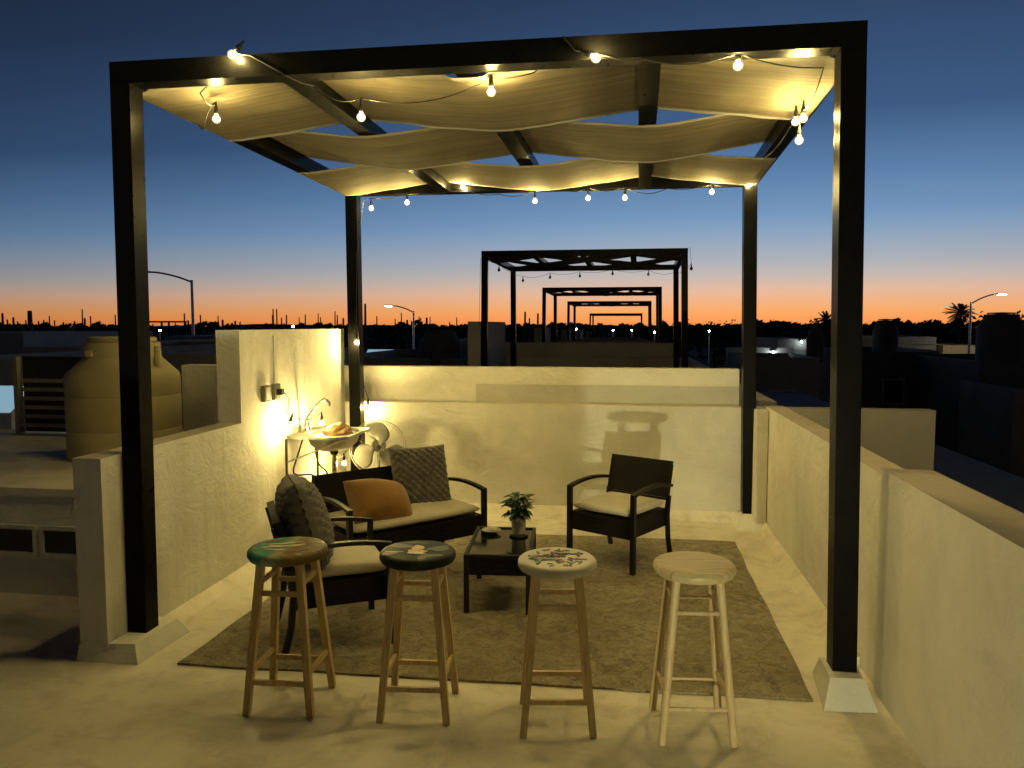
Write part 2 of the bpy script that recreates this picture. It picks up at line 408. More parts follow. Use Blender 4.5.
# neighbours' terraces (same plan, one house further each time)
for k in range(1, 6):
    dz = DZ[k]; y = 9.3 * k; n = ORD[k]
    g = 'walls on the neighbouring roof terraces'
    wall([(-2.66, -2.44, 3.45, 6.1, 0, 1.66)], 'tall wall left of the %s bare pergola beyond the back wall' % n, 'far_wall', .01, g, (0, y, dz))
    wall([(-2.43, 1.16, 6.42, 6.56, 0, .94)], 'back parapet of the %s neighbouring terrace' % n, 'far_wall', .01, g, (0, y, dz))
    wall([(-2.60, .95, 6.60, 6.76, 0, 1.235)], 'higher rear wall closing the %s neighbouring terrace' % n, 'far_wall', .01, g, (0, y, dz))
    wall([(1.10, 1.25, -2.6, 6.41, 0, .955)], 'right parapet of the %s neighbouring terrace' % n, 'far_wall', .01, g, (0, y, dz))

# ------------------------------------------------------------------ pergola
YF, YB = 3.38, 6.30
def XL(y): return -2.41 + .046 * (y - YF) / (YB - YF)     # outer left face
def XR(y): return .946 + .044 * (y - YF) / (YB - YF)      # outer right face
def ZB(y): return 2.726 - .036 * (y - YF) / (YB - YF)     # underside of the frame
def pergola(label, cloth):
    p = thing('pergola', label, 'pergola', (0, 0, 0), group='pergolas of the row houses')
    W = .10
    # posts: slightly out of plumb like the real ones
    for (xt, xb, y, zf) in ((-2.41, -2.428, YF, .06), (.846, .892, YF, .10), (-2.364, -2.352, YB, .03), (.89, .935, YB, .06)):
        z1 = ZB(y) - .001
        m = MB().hexa([(xb, y, zf), (xb + W, y, zf), (xb + W, y + W, zf), (xb, y + W, zf)], [(xt, y, z1), (xt + W, y, z1), (xt + W, y + W, z1), (xt, y + W, z1)])
        m.build('post', M['steel'], p, bevel=.004)
    # footings
    MB().hexa([(-2.585, 3.215, .002), (-2.265, 3.215, .002), (-2.245, 3.62, .002), (-2.585, 3.62, .002)], [(-2.575, 3.228, .085), (-2.30, 3.25, .085), (-2.29, 3.58, .085), (-2.575, 3.60, .085)]).build('footing', M['wall'], p, bevel=.03, seg=4, smooth='auto')
    MB().hexa([(.824, 3.235, .002), (1.045, 3.25, .002), (1.06, 3.60, .002), (.862, 3.60, .002)], [(.866, 3.315, .112), (1.004, 3.32, .112), (1.01, 3.52, .112), (.872, 3.52, .112)]).build('footing', M['cement'], p, bevel=.036, seg=5, smooth='auto')
    MB().hexa([(.86, 6.08, .002), (1.085, 6.06, .002), (1.09, 6.39, .002), (.86, 6.39, .002)], [(.925, 6.28, .085), (1.045, 6.27, .085), (1.05, 6.38, .085), (.92, 6.38, .085)]).build('footing', M['wall'], p, bevel=.015, seg=3, smooth='auto')
    MB().hexa([(-2.42, 6.10, .002), (-2.16, 6.10, .002), (-2.16, 6.40, .002), (-2.42, 6.40, .002)], [(-2.38, 6.26, .06), (-2.22, 6.26, .06), (-2.22, 6.39, .06), (-2.38, 6.39, .06)]).build('footing', M['wall'], p, bevel=.015, seg=3, smooth='auto')
    zf, zb = ZB(YF), ZB(YB)
    MB().box(-2.41, .946, YF, YF + W, zf, zf + W).build('front_beam', M['steel'], p, bevel=.004)
    MB().box(-2.364, .99, YB, YB + W, zb, zb + W).build('back_beam', M['steel'], p, bevel=.004)
    y0, y1 = YF + W + .002, YB - .002
    MB().bar((XL(y0) + .05, y0, ZB(y0) + .05), (XL(y1) + .05, y1, ZB(y1) + .05), W, W - .004).build('side_beam', M['steel'], p, bevel=.004)
    MB().bar((XR(y0) - .05, y0, ZB(y0) + .05), (XR(y1) - .05, y1, ZB(y1) + .05), W, W - .004).build('side_beam', M['steel'], p, bevel=.004)
    for q in (.25, .5, .75):
        xa = lerp(XL(y0) + .05, XR(y0) - .05, q); xb = lerp(XL(y1) + .05, XR(y1) - .05, q)
        MB().bar((xa, y0, ZB(y0) + .036), (xb, y1, ZB(y1) + .036), .098, .070).build('rafter', M['steel'], p, bevel=.004)
    # woven strips of shade cloth
    ya, yb = YF + W + .015, YB - .03
    n = 3; wd = (yb - ya) / n
    for s in range(n):
        s0, s1 = ya + wd * s - (.010 if s else 0), ya + wd * (s + 1) + (.010 if s < 2 else 0)
        seq = [(s + i) % 2 for i in range(5)]      # 0 under, 1 over
        def height(u, y, v):
            q = u * 4; i = min(3, int(q)); f = q - i
            half = .05
            f2 = min(1, max(0, (f - half) / (1 - 2 * half)))
            sm = f2 ** 1.22 if seq[i] == 0 else 1 - (1 - f2) ** 1.22
            lo, hi = ZB(y) - .010, ZB(y) + W + .008
            hr = ZB(y) + .080      # over a rafter
            a = (hi if i == 0 else hr) if seq[i] else lo; b = (hi if i == 3 else hr) if seq[i + 1] else lo
            z = lerp(a, b, sm)
            # loose edges flutter a little
            e = (abs(2 * v - 1)) ** 2
            z += .0008 * math.sin(u * 23 + s * 2.1 + v * 2) * math.sin(math.pi * f2) * (.4 + .6 * e)
            z += .009 * noise.noise(Vector((u * 14, v * 3, s * 7.)))* math.sin(math.pi * f2)
            if s == 0 and v < .16:     # the front hem is laced up to the beam, except where it passes under a rafter
                near = min(abs(q - 0), abs(q - 2), abs(q - 4))
                lift = min(1, max(0, (near - .085) / .05))
                z = max(z, lerp(lerp(ZB(y) - .010, ZB(y) + .014, lift), z, v / .16))
            return z
        def fn(u, v):
            y = lerp(s0, s1, v)
            q = u * 4; f = q - min(3, int(q))
            pull = .008 * math.sin(math.pi * f)      # hem pulls in between the beams
            y = lerp(s0 + pull, s1 - pull, v)
            x = lerp(XL(y) + .02, XR(y) - .02, u)
            return (x, y, height(u, y, v))
        ob = MB().grid(fn, 128, 16).build('shade_cloth', M['cloth'], p, smooth=True)
        for v in (.012, .988):
            a_, b_ = (0, .05) if v < .5 else (.95, 1)
            hm = MB().grid(lambda u, q: Vector(fn(u, lerp(a_, b_, q))) - Vector((0, 0, .0022)), 128, 2)
            hm.build('hem', M['hem'], ob, smooth=True)
    return p
per = pergola('black steel pergola strung with lit bulbs over the furnished terrace', True)
PL = ['', 'nearest of the bare black pergolas, seen above the back wall', 'second bare pergola, inside the nearest one', 'third bare pergola in the receding row', '', 'smallest and farthest pergola of the receding row']
PZ = [0, 0, -.16, -.27, 0, -.48]
for k in (1, 2, 3, 5): dup(per, (0, 9.3 * k, PZ[k]), PL[k])

# ------------------------------------------------------------------ string lights
def catenary(a, b, sag, n=10):
    a, b = Vector(a), Vector(b)
    return [a.lerp(b, i / n) - Vector((0, 0, sag * 4 * (i / n) * (1 - i / n))) for i in range(n + 1)]
def string_lights(label, bulbs, path, lit, loc=(0, 0, 0)):
    t = thing('string_lights', label, 'string lights', loc)
    pts = []
    for i in range(len(path) - 1):
        seg = catenary(path[i][0], path[i + 1][0], path[i][1], 12)
        pts += seg if i == 0 else seg[1:]
    MB().tube(pts, .0030, 6).build('cord', M['rubber'], t, smooth=True)
    for (b, top) in bulbs:
        b = Vector(b); d = (Vector(top) - b).normalized() if top else Vector((0, 0, 1))
        q = Vector((0, 0, 1)).rotation_difference(d).to_matrix().to_4x4()
        so = MB().lathe([(.009, .022), (.011, .026), (.011, .048), (.007, .056), (.004, .085)], 12, M=q).build('socket', M['rubber'], t, smooth='auto', loc=b)
        if lit:
            MB().ball((0, 0, 0), .0215, 2).build('bulb', M['bulb'], so, smooth=True)
            MB().ball((0, 0, 0), .013, 2).build('filament', M['filament'], so, smooth=True)
        else: MB().lathe([(0, -.032), (.014, -.03), (.024, -.015), (.026, 0), (.02, .016), (.011, .026)], 14, M=q).build('bulb', M['bulb_off'], so, smooth=True)
    return t
def up(p, h=.085): return (p[0], p[1], p[2] + h)
B = dict(
    w1=(-2.335, 5.06, .905), f1=(-2.26, 5.46, .865), s1=(-2.22, 5.80, .50), k1=(-2.215, 6.385, .885), p1=(-2.27, 6.265, 1.452),
    b1=(-2.128, 6.28, 2.572), b2=(-1.82, 6.28, 2.612), b3=(-1.34, 6.25, 2.722), b4=(-.75, 6.28, 2.60), b5=(-.322, 6.28, 2.612), b6=(-.03, 6.28, 2.608), b7=(.643, 6.28, 2.637),
    r1=(.925, 6.25, 2.685), r2=(.83, 4.05, 2.51), r3=(.83, 3.97, 2.595), r4=(.835, 4.17, 2.63),
    f2=(.447, 3.42, 2.684), f3=(-.143, 3.352, 2.722), f4=(-.623, 3.53, 2.655), f5=(-1.25, 3.56, 2.575), f6=(-1.775, 3.345, 2.815), l1=(-2.03, 3.65, 2.62))
down = Vector((.3, 0, 1))
bulbs = [(B['w1'], (B['w1'][0] + .03, B['w1'][1] + .02, B['w1'][2] + .1)), (B['f1'], None), (B['s1'], None), (B['k1'], None), (B['p1'], None)]
bulbs += [(B[k], None) for k in ('b1', 'b2', 'b3', 'b4', 'b5', 'b6', 'b7', 'r1', 'r2', 'r3', 'r4', 'f2', 'f4', 'f5', 'l1')]
bulbs += [(B['f3'], (B['f3'][0] - .10, B['f3'][1], B['f3'][2] + .05)), (B['f6'], (B['f6'][0] + .06, B['f6'][1] - .0, B['f6'][2] + .06))]
Uz = lambda k, h=.085: up(B[k], h)
path = [((-2.395, 5.05, 1.135), -.02), ((-2.36, 5.12, 1.08), .03), ((-2.372, 5.103, .99), .06), (Uz('f1'), .14), (Uz('s1'), .10), (Uz('k1'), .02), ((-2.245, 6.285, 1.2), .0), (Uz('p1', .07), .0),
        ((-2.262, 6.285, 2.2), 0), ((-2.20, 6.285, 2.63), .0), (Uz('b1'), .02), (Uz('b2', .075), .03), (Uz('b3', .0), .03), ((-1.05, 6.285, 2.665), .03), (Uz('b4'), .01), ((-.5, 6.285, 2.68), .02), (Uz('b5'), .03), (Uz('b6'), .045), ((.30, 6.285, 2.675), .02), (Uz('b7', .06), .03), (Uz('r1', .03), .03),
        ((.875, 5.3, 2.69), .03), (Uz('r4', .02), .02), (Uz('r2', .11), .01), (Uz('r3', .04), .04), ((.82, 3.55, 2.70), .02), (Uz('f2', .05), .03), ((.06, 3.40, 2.722), .01), ((-.10, 3.374, 2.735), .0), ((B['f3'][0] - .09, 3.374, 2.765), .0), ((-.285, 3.374, 2.825), 0), ((-.30, 3.43, 2.832), .0), ((-.32, 3.486, 2.80), .0), ((-.42, 3.49, 2.72), .01), (Uz('f4', .06), .06), (Uz('f5', .09), .04), ((-1.45, 3.50, 2.71), .01), ((-1.56, 3.368, 2.735), .0), ((-1.70, 3.372, 2.815), .0), ((-1.80, 3.374, 2.832), 0), ((-1.85, 3.43, 2.833), .0), ((-1.90, 3.487, 2.80), 0), ((-2.02, 3.49, 2.70), .03), (Uz('l1', .08), -.02), ((-2.13, 3.72, 2.63), .03), ((-2.28, 3.92, 2.67), 0)]
sl = string_lights('warm string of lit globe bulbs wound round the pergola frame', bulbs, path, True)
MB().box(-2.408, -2.372, 5.035, 5.075, 1.115, 1.155).build('plug', M['rubber'], sl, bevel=.006)
bl = [(-2.2, 3.9, 2.55), (-2.1, 6.25, 2.5), (-1.55, 6.25, 2.56), (-.95, 6.25, 2.58), (-.3, 6.25, 2.62), (.4, 6.25, 2.6), (.9, 5.2, 2.5), (.93, 4.3, 2.48), (1.0, 3.36, 2.5), (-2.45, 3.5, 1.45)]
string_lights('unlit string lights hanging dark from the nearest bare pergola', [(b, None) for b in bl],
              [((-2.45, 3.36, 1.53), 0), ((-2.42, 3.36, 2.7), .0), ((-2.2, 3.9, 2.635), .04), ((-2.1, 6.25, 2.585), .05), ((-1.55, 6.25, 2.645), .04), ((-.95, 6.25, 2.665), .04), ((-.3, 6.25, 2.705), .05), ((.4, 6.25, 2.685), .07), ((.9, 5.2, 2.585), .05), ((.93, 4.3, 2.565), .04), ((1.0, 3.36, 2.585), 0), ((.97, 3.36, 2.84), 0)], False, (0, 9.3, 0))

# ------------------------------------------------------------------ rug
def rug_fn(top):
    A, Bc, C_, D = Vector((-2.077, 3.24)), Vector((.804, 3.315)), Vector((.80, 5.74)), Vector((-2.02, 5.70))
    def fn(u, v):
        p = A.lerp(Bc, u).lerp(D.lerp(C_, u), v)
        e = min(u, 1 - u, v, 1 - v)
        w = .006 * noise.noise(Vector((p.x * 2.3, p.y * 2.3, 3)))
        off = Vector((noise.noise(Vector((p.x * 3, p.y * 3, 9))), noise.noise(Vector((p.x * 3, p.y * 3, 17))))) * .013
        return (p.x + off.x, p.y + off.y, (.012 + w * min(1, e * 12)) if top else .002)
    return fn
m = MB(); m.grid(rug_fn(True), 80, 70)
be = [e for e in m.b.edges if e.is_boundary]
ex = bmesh.ops.extrude_edge_only(m.b, edges=be)
for v in [g for g in ex['geom'] if isinstance(g, bmesh.types.BMVert)]: v.co.z = .002
tag(m.build('rug', M['rug'], smooth='auto'), 'worn brown patterned rug under the seating', 'rug')

# ------------------------------------------------------------------ cushions
def pillow(mb, w, h, t, knit=0, n=44, pinch=.10, seed=0, droop=0):
    """pillow standing in local xz plane, thickness along y, bottom at z=0"""
    def prof(a): return max(0, 1 - abs(a) ** (3.2 if knit else 2.2))
    for side in (-1, 1):
        def fn(u, v):
            a, b = 2 * u - 1, 2 * v - 1
            ca = 1 - pinch * (1 - abs(b) ** 2) * abs(a) ** 3 * .7
            cb = 1 - pinch * (1 - abs(a) ** 2) * abs(b) ** 3 * .7
            x = a * w / 2 * ca; z = b * h / 2 * cb
            y = (prof(a) * prof(b)) ** .55 * t / 2
            env = min(1, (1 - abs(a)) * 7) * min(1, (1 - abs(b)) * 7)
            if knit:
                s = 2 * math.pi / knit
                k = abs(math.sin((x + z) * s / 2)) * abs(math.sin((x - z) * s / 2 + .3))
                y += (k ** .6 * .030 - .006) * (.25 + .75 * env)
            y += .008 * noise.noise(Vector((x * 7 + seed, z * 7, side))) * env
            z2 = z + h / 2
            y -= droop * (1 - (z2 / h)) ** 2 * side * 0
            return (x, side * y, z2)
        mb.grid(fn, n, n)
    return mb

# ------------------------------------------------------------------ wicker seats
def wicker_seat(name, label, cat, w, loc, rot, group, sag=0):
    d = .46
    t = thing(name, label, cat, loc, rot, group)
    hw, hd = w / 2, d / 2
    for s in (-1, 1):
        # front leg rises to the arm, rear leg flares
        MB().bar((s * hw, -hd, 0), (s * (hw), -hd, .505), .030, .030).build('leg', M['resin'], t, bevel=.005)
        MB().tube([(s * (hw - .005), hd + .05, 0), (s * (hw - .005), hd + .015, .14), (s * (hw - .005), hd, .30), (s * (hw - .005), hd + .02, .43)], .018, 8).build('leg', M['resin'], t, smooth='auto')
        arm = []
        for i in range(9):
            u = i / 8; arm.append((s * hw, lerp(-hd - .012, hd + .035, u), .505 + .045 * math.sin(math.pi * (.15 + .75 * u)) - .02))
        m = MB()
        for i in range(8): m.bar(arm[i], (Vector(arm[i + 1]) + (Vector(arm[i + 1]) - Vector(arm[i])) * .04), .032, .020)
        m.build('armrest', M['resin'], t, bevel=.003)
    MB().box(-hw + .018, hw - .018, -hd - .010, hd - .005, .222, .345).build('seat_base', M['wicker'], t, bevel=.006)
    # cushion
    def cush(side):
        def fn(u, v):
            a, b = 2 * u - 1, 2 * v - 1
            x = a * (hw - .026); y = b * (hd + .004) - .004
            edge = (max(0, 1 - abs(a) ** 14) * max(0, 1 - abs(b) ** 8)) ** .5
            z = .383 + side * .027 * edge
            z += .007 * noise.noise(Vector((x * 5, y * 5, loc[0] * 3 + side))) * edge
            return (x, y, z + .010 * side * (1 - a * a) * (1 - b * b))
        return fn
    m = MB(); m.grid(cush(1), 44, 30); m.grid(cush(-1), 44, 30)
    m.build('seat_cushion', M['cream'], t, smooth=True, weld=True)
    # leaning back panel with rounded frame
    lean = Matrix.Translation((0, hd + .005, .40)) @ Matrix.Rotation(R(-14), 4, 'X')
    bh = .262 if w < .7 else .240
    MB().box(-hw + .0265, hw - .0265, -.016, .016, .0145, bh - .0165, lean).build('backrest', M['wicker'], t, bevel=.008)
    for sx in (-1, 1):
        MB().tube([lean @ Vector((sx * (hw - .02), .022, z)) for z in (-.09, .06, bh - .02)], .012, 8).build('back_strut', M['resin'], t, smooth='auto')
    m = MB()
    for (x0, x1, z0, z1) in ((-hw + .010, hw - .010, bh - .016, bh + .004), (-hw + .010, hw - .010, -.004, .014), (-hw + .008, -hw + .026, .0145, bh - .0165), (hw - .026, hw - .008, .0145, bh - .0165)): m.box(x0, x1, -.020, .020, z0, z1, lean)
    m.build('back_frame', M['wicker'], t, bevel=.004)
    return t
wicker_seat('armchair', 'dark wicker armchair with cream cushion facing left, by the back wall', 'armchair', .49, (-.04, 5.18, .012), R(-31), 'dark wicker seating set')
wicker_seat('armchair', 'dark wicker armchair holding the big grey knitted cushion, behind the stools at left', 'armchair', .50, (-1.48, 3.714, .012), R(119.5), 'dark wicker seating set')
wicker_seat('loveseat', 'dark wicker loveseat with long cream cushion in the back left corner', 'loveseat', .97, (-1.42, 4.716, .012), R(47), 'dark wicker seating set')
def put_pillow(label, mat, w, h, t, loc, rot, knit=0, pinch=.1, seed=0, name='cushion'):
    o = pillow(MB(), w, h, t, knit, 60 if knit else 40, pinch, seed).build(name, M[mat], smooth=True, weld=True)
    o.location = loc; o.rotation_euler = rot
    return tag(o, label, 'cushion')
put_pillow('square grey knitted cushion standing at the right end of the loveseat', 'knit', .40, .42, .13, (-1.32, 4.90, .385), (R(-20), 0, R(36)), .052, .06, 3)
put_pillow('mustard velvet cushion slumped on the loveseat', 'mustard', .43, .33, .30, (-1.435, 4.435, .385), (R(-50), R(12), R(46)), 0, .16, 8)
put_pillow('grey knitted cushion leaning on the armchair behind the leftmost stool', 'knit', .44, .45, .19, (-1.545, 3.65, .40), (R(-16), R(4), R(119.5)), .052, .08, 5)

# ------------------------------------------------------------------ coffee table, plant, dish
tb = thing('coffee_table', 'low black wicker coffee table with dark glass top', 'coffee table', (-.712, 4.37, .012), R(4))
hw, hd = .185, .30
for sx in (-1, 1):
    for sy in (-1, 1):
        MB().bar((sx * (hw - .014), sy * (hd - .014), 0), (sx * (hw - .014), sy * (hd - .014), .318), .028, .028).build('leg', M['resin'], tb, bevel=.003)
MB().box(-hw + .006, hw - .006, -hd + .006, hd - .006, .215, .308).build('apron', M['wicker'], tb, bevel=.004)
m = MB()
for (x0, x1, y0, y1) in ((-hw, hw, -hd, -hd + .02), (-hw, hw, hd - .02, hd), (-hw, -hw + .02, -hd + .0205, hd - .0205), (hw - .02, hw, -hd + .0205, hd - .0205)): m.box(x0, x1, y0, y1, .310, .330)
m.build('rim', M['resin'], tb, bevel=.003)
MB().box(-hw + .021, hw - .021, -hd + .021, hd - .021, .309, .323).build('glass_top', M['glass_top'], tb)
TZ = .336
ds = thing('dish', 'small shallow white dish on the left of the coffee table', 'dish', (-.805, 4.535, TZ))
MB().lathe([(0, .004), (.03, .004), (.052, .016), (.060, .022), (.057, .024), (.048, .012), (.028, .009), (0, .009)], 28).build('bowl', M['porcelain'], ds, smooth=True)
MB().ball((.008, 0, .018), .014, 2, (1.4, 1, .5)).build('soap', M['cream'], ds, smooth=True)
pl = thing('potted_plant', 'leafy dark green plant in a small pale pot on the coffee table', 'plant', (-.632, 4.50, TZ))
MB().lathe([(0, 0), (.052, 0), (.058, .008), (.052, .014), (0, .014)], 24).build('saucer', M['saucer'], pl, smooth='auto')
MB().lathe([(.034, .015), (.039, .018), (.046, .105), (.049, .112), (.043, .113), (.040, .10), (0, .098)], 28).build('pot', M['porcelain'], pl, smooth='auto')
def leaf(mb, base, d, length, width, curl=.35, up_=(0, 0, 1)):
    d = Vector(d).normalized(); side = d.cross(Vector(up_))
    if side.length < 1e-3: side = Vector((1, 0, 0))
    side.normalize(); nrm = side.cross(d).normalized(); base = Vector(base)
    n = 5; rows = []
    for i in range(n + 1):
        u = i / n; w = width * math.sin(math.pi * min(1, u * .93 + .07)) ** .8
        c = base + d * length * u - nrm * (curl * length * u * u)
        rows.append([mb.b.verts.new(c - side * w / 2 + nrm * w * .18), mb.b.verts.new(c), mb.b.verts.new(c + side * w / 2 + nrm * w * .18)])
    for i in range(n):
        for j in range(2): mb._face([rows[i][j], rows[i][j + 1], rows[i + 1][j + 1], rows[i + 1][j]])
stm = MB(); lf = MB(); pf = MB(); wf = MB()
for i in range(95):
    a = random.uniform(0, 6.283); h = random.uniform(.135, .25); rr = random.uniform(.005, .05) * (1.25 - (h - .15) * 6)
    tip = Vector((math.cos(a) * rr - .004, math.sin(a) * rr, h))
    if i % 3 == 0: stm.tube([(math.cos(a) * .012, math.sin(a) * .012, .09), (tip.x * .6, tip.y * .6, h * .7), tip], .0022, 5)
    el = random.uniform(-.35, .5) + (h - .17) * 4
    leaf(lf, tip, (math.cos(a), math.sin(a), el), random.uniform(.052, .082), random.uniform(.026, .042), random.uniform(.15, .5))
for i in range(16):
    a = random.uniform(0, 6.283)
    leaf(pf, (math.cos(a) * .02 + .008, math.sin(a) * .02, random.uniform(.10, .14)), (math.cos(a), math.sin(a), random.uniform(.2, .9)), random.uniform(.04, .06), random.uniform(.025, .038), .6)
for i in range(5):
    a = random.uniform(3.4, 6.0)
    leaf(wf, (math.cos(a) * .03 - .012, math.sin(a) * .03 - .01, .15 + .012 * i), (math.cos(a), math.sin(a), .3), .034, .016, .3)
stm.build('stem', M['stem'], pl, smooth=True); lf.build('foliage', M['leaf'], pl); pf.build('lower_leaves', M['pale_leaf'], pl); wf.build('flower', M['white_petal'], pl)

# ------------------------------------------------------------------ bar stools
def stool(label, seatmat, legmat, loc, rot, round_leg, r=.158, tilt=0):
    t = thing('bar_stool', label, 'bar stool', loc, rot, 'wooden bar stools in a row')
    H = .672
    pr = [(0, H - .046), (r * .86, H - .046), (r * .95, H - .041), (r * .995, H - .028), (r, H - .020), (r * .985, H - .009), (r * .94, H - .002), (r * .86, H), (0, H - .003)]
    seat = MB().lathe(pr, 56).build('seat', M[seatmat], t, smooth='auto')
    top, bot = .082, .136
    def P(sx, sy, z): k = lerp(bot, top, z / (H - .046)); return Vector((sx * k, sy * k, z))
    for sx in (-1, 1):
        for sy in (-1, 1):
            if round_leg: MB().tube([P(sx, sy, 0), P(sx, sy, .3), P(sx, sy, H - .047)], .0155, 12, .0165).build('leg', M[legmat], t, smooth='auto')
            else: MB().bar(P(sx, sy, 0), P(sx, sy, H - .047), .027, .027, up=(0, 1, 0), w1=.030, h1=.030).build('leg', M[legmat], t, bevel=.003)
    # rungs: front/back pair and side pair at different heights, low and high
    for (z, axis) in ((.135, 0), (.175, 1), (.50, 0), (.54, 1)):
        for s in (-1, 1):
            a, b = (P(-1, s, z), P(1, s, z)) if axis == 0 else (P(s, -1, z), P(s, 1, z))
            if round_leg: MB().tube([a, b], .0085, 8).build('rung', M[legmat], t, smooth='auto')
            else: MB().bar(a, b, .014, .020).build('rung', M[legmat], t, bevel=.002)
    return t, seat, H
def flat(mb, pts, z, h=.0014):
    vs = [mb.b.verts.new((x, y, z)) for x, y in pts]; top = [mb.b.verts.new((x, y, z + h)) for x, y in pts]
    mb._face(top)
    for i in range(len(pts)):
        j = (i + 1) % len(pts); mb._face([vs[i], vs[j], top[j], top[i]])
def blob(cx, cy, rx, ry, n=18, a0=0, wob=.12, seed=0):
    out = []
    for i in range(n):
        a = 2 * math.pi * i / n; k = 1 + wob * math.sin(3 * a + seed) + wob * .5 * math.sin(5 * a + seed * 2)
        x, y = rx * k * math.cos(a), ry * k * math.sin(a)
        out.append((cx + x * math.cos(a0) - y * math.sin(a0), cy + x * math.sin(a0) + y * math.cos(a0)))
    return out
t1, s1_, H = stool('wooden bar stool, leftmost of four, seat painted teal and brown', 'seat_teal', 'dark_leg_wood', (-1.403, 3.0, 0), R(3), False, .164)
m = MB()
for k, (x, y, a, L) in enumerate([(-.05, .03, .25, .06), (-.02, .0, .1, .07), (-.065, -.02, .2, .045), (.0, .055, .35, .05), (-.03, -.055, -.1, .05), (.03, .02, .5, .045)]):
    flat(m, blob(x, y, L, L * .14, 16, a, .22, k), H - .0006 + .00006 * k)
m.build('painted_strokes', M['paint_white'], s1_)
m = MB(); flat(m, blob(-.085, .075, .035, .016, 14, .6, .2, 3), H - .0012); m.build('painted_patch', M['paint_brown'], s1_)
m = MB(); flat(m, blob(.06, -.05, .05, .022, 16, .9, .2, 5), H - .0006); m.build('painted_patch', M['paint_brown'], s1_)
t2, s2, H = stool('wooden bar stool with glossy dark green seat and small gold painted figure', 'seat_black', 'leg_wood', (-.847, 3.029, 0), R(5), False)
m = MB(); flat(m, blob(0, -.022, .040, .024, seed=1), H); flat(m, blob(-.004, .028, .026, .034, seed=2), H + .0002); m.build('painted_figure', M['paint_gold'], s2)
m = MB()
for k, (x, y, rx, ry, a) in enumerate([(.085, .03, .05, .035, .6), (-.075, .055, .055, .03, -.4), (.06, -.075, .05, .022, .3), (-.02, .105, .05, .016, 0)]): flat(m, blob(x, y, rx, ry, 20, a, .18, k), H - .0012 + .0001 * k, .0011)
m.build('painted_foliage', M['paint_olive'], s2)
m = MB(); flat(m, blob(-.105, -.055, .035, .022, 16, .5, .15, 2), H - .001); m.build('painted_patch', M['paint_brown'], s2)
m = MB(); flat(m, blob(.035, -.115, .016, .022, 14, 0, .15, 6), H - .0016); m.build('painted_patch', M['paint_brown'], s2)
m = MB(); flat(m, [(-.13, -.035), (-.055, -.03), (-.055, -.024), (-.13, -.028)], H - .001); flat(m, blob(.005, -.048, .038, .012, seed=4), H + .0004); m.build('painted_band', M['paint_white'], s2)
t3, s3, H = stool('wooden bar stool with cream seat painted with dark leaves and red flowers', 'seat_cream', 'leg_wood', (-.267, 3.011, 0), R(8), False)
ml = MB(); mt = MB(); rnd = random.Random(11)
for i in range(60):
    a = rnd.uniform(0, 6.283); q = math.sqrt(rnd.uniform(.02, 1)) * .115
    cx, cy = q * math.cos(a), q * math.sin(a)
    if i % 7 == 0: mr = MB(); flat(mr, blob(cx, cy, rnd.uniform(.009, .014), rnd.uniform(.008, .012), 12, wob=.25, seed=i), H - .0004 + .00002 * i); mr.build('painted_flower', M['paint_red'], s3)
    else:
        a0 = rnd.uniform(0, 3.14); L = rnd.uniform(.012, .026)
        flat(mt if i % 3 == 0 else ml, blob(cx, cy, L, L * rnd.uniform(.2, .35), 12, a0, .18, i), H - .0004 + .00002 * i)
ml.build('painted_leaves', M['paint_leaf'], s3); mt.build('painted_petals', M['paint_teal'], s3)
stool('unpainted pale wooden bar stool with round legs, rightmost of four', 'plank_seat', 'pale_wood', (.271, 3.032, 0), R(6), True, .160)

# ------------------------------------------------------------------ wash basin, faucet, fan, outlets
sk = thing('wash_basin', 'steel wash basin on thin legs against the tall left wall', 'sink', (-2.44, 5.18, 0))
Z = .80
cx, cy = .27, .30
m = MB(); seg = 40
outer = [(.004, 0), (.47, 0), (.47, .58), (.004, .58)]
def rr(a):  # point on rounded deck outline
    c, s = math.cos(a), math.sin(a); k = 1 / max(abs(c) / .232, abs(s) / .29); k = min(k, .33); return (cx - .033 + k * c, .29 + k * s)
prof = [(.190, .0), (.185, -.02), (.165, -.075), (.12, -.115), (.03, -.125), (0, -.125)]
ringo = [m.b.verts.new((*rr(2 * math.pi * k / seg), Z)) for k in range(seg)]
ringo2 = [m.b.verts.new((*rr(2 * math.pi * k / seg), Z - .018)) for k in range(seg)]
prev = ringo
for k in range(seg): m._face([ringo[k], ringo[(k + 1) % seg], ringo2[(k + 1) % seg], ringo2[k]])
for (r_, dz) in prof[:-1]:
    ring = [m.b.verts.new((cx + r_ * .95 * math.cos(2 * math.pi * k / seg), .29 + r_ * 1.25 * math.sin(2 * math.pi * k / seg), Z + dz)) for k in range(seg)]
    for k in range(seg): m._face([prev[k], prev[(k + 1) % seg], ring[(k + 1) % seg], ring[k]])
    prev = ring
m._face(prev); m.build('deck', M['sink'], sk, smooth='auto')
m = MB()
pr2 = [(.196, -.019), (.193, -.03), (.172, -.082), (.125, -.122), (.03, -.133), (0, -.133)]
m.lathe(pr2, 40, (cx, .29, Z), .95, 1.25); m.build('bowl', M['sink'], sk, smooth='auto')
for (x, y) in ((.02, .012), (.02, .57), (.455, .012), (.455, .57)):
    if x < .1: MB().bar((x, y, 0), (x, y, Z - .02), .014, .014).build('leg', M['rubber'], sk)
MB().bar((.02, .012, Z - .19), (.44, .012, Z - .022), .012, .012).build('bracket', M['chrome'], sk)
MB().tube([(cx, .29, Z - .13), (cx, .29, Z - .17)], .038, 16, .026).build('drain', M['rubber'], sk, smooth='auto')
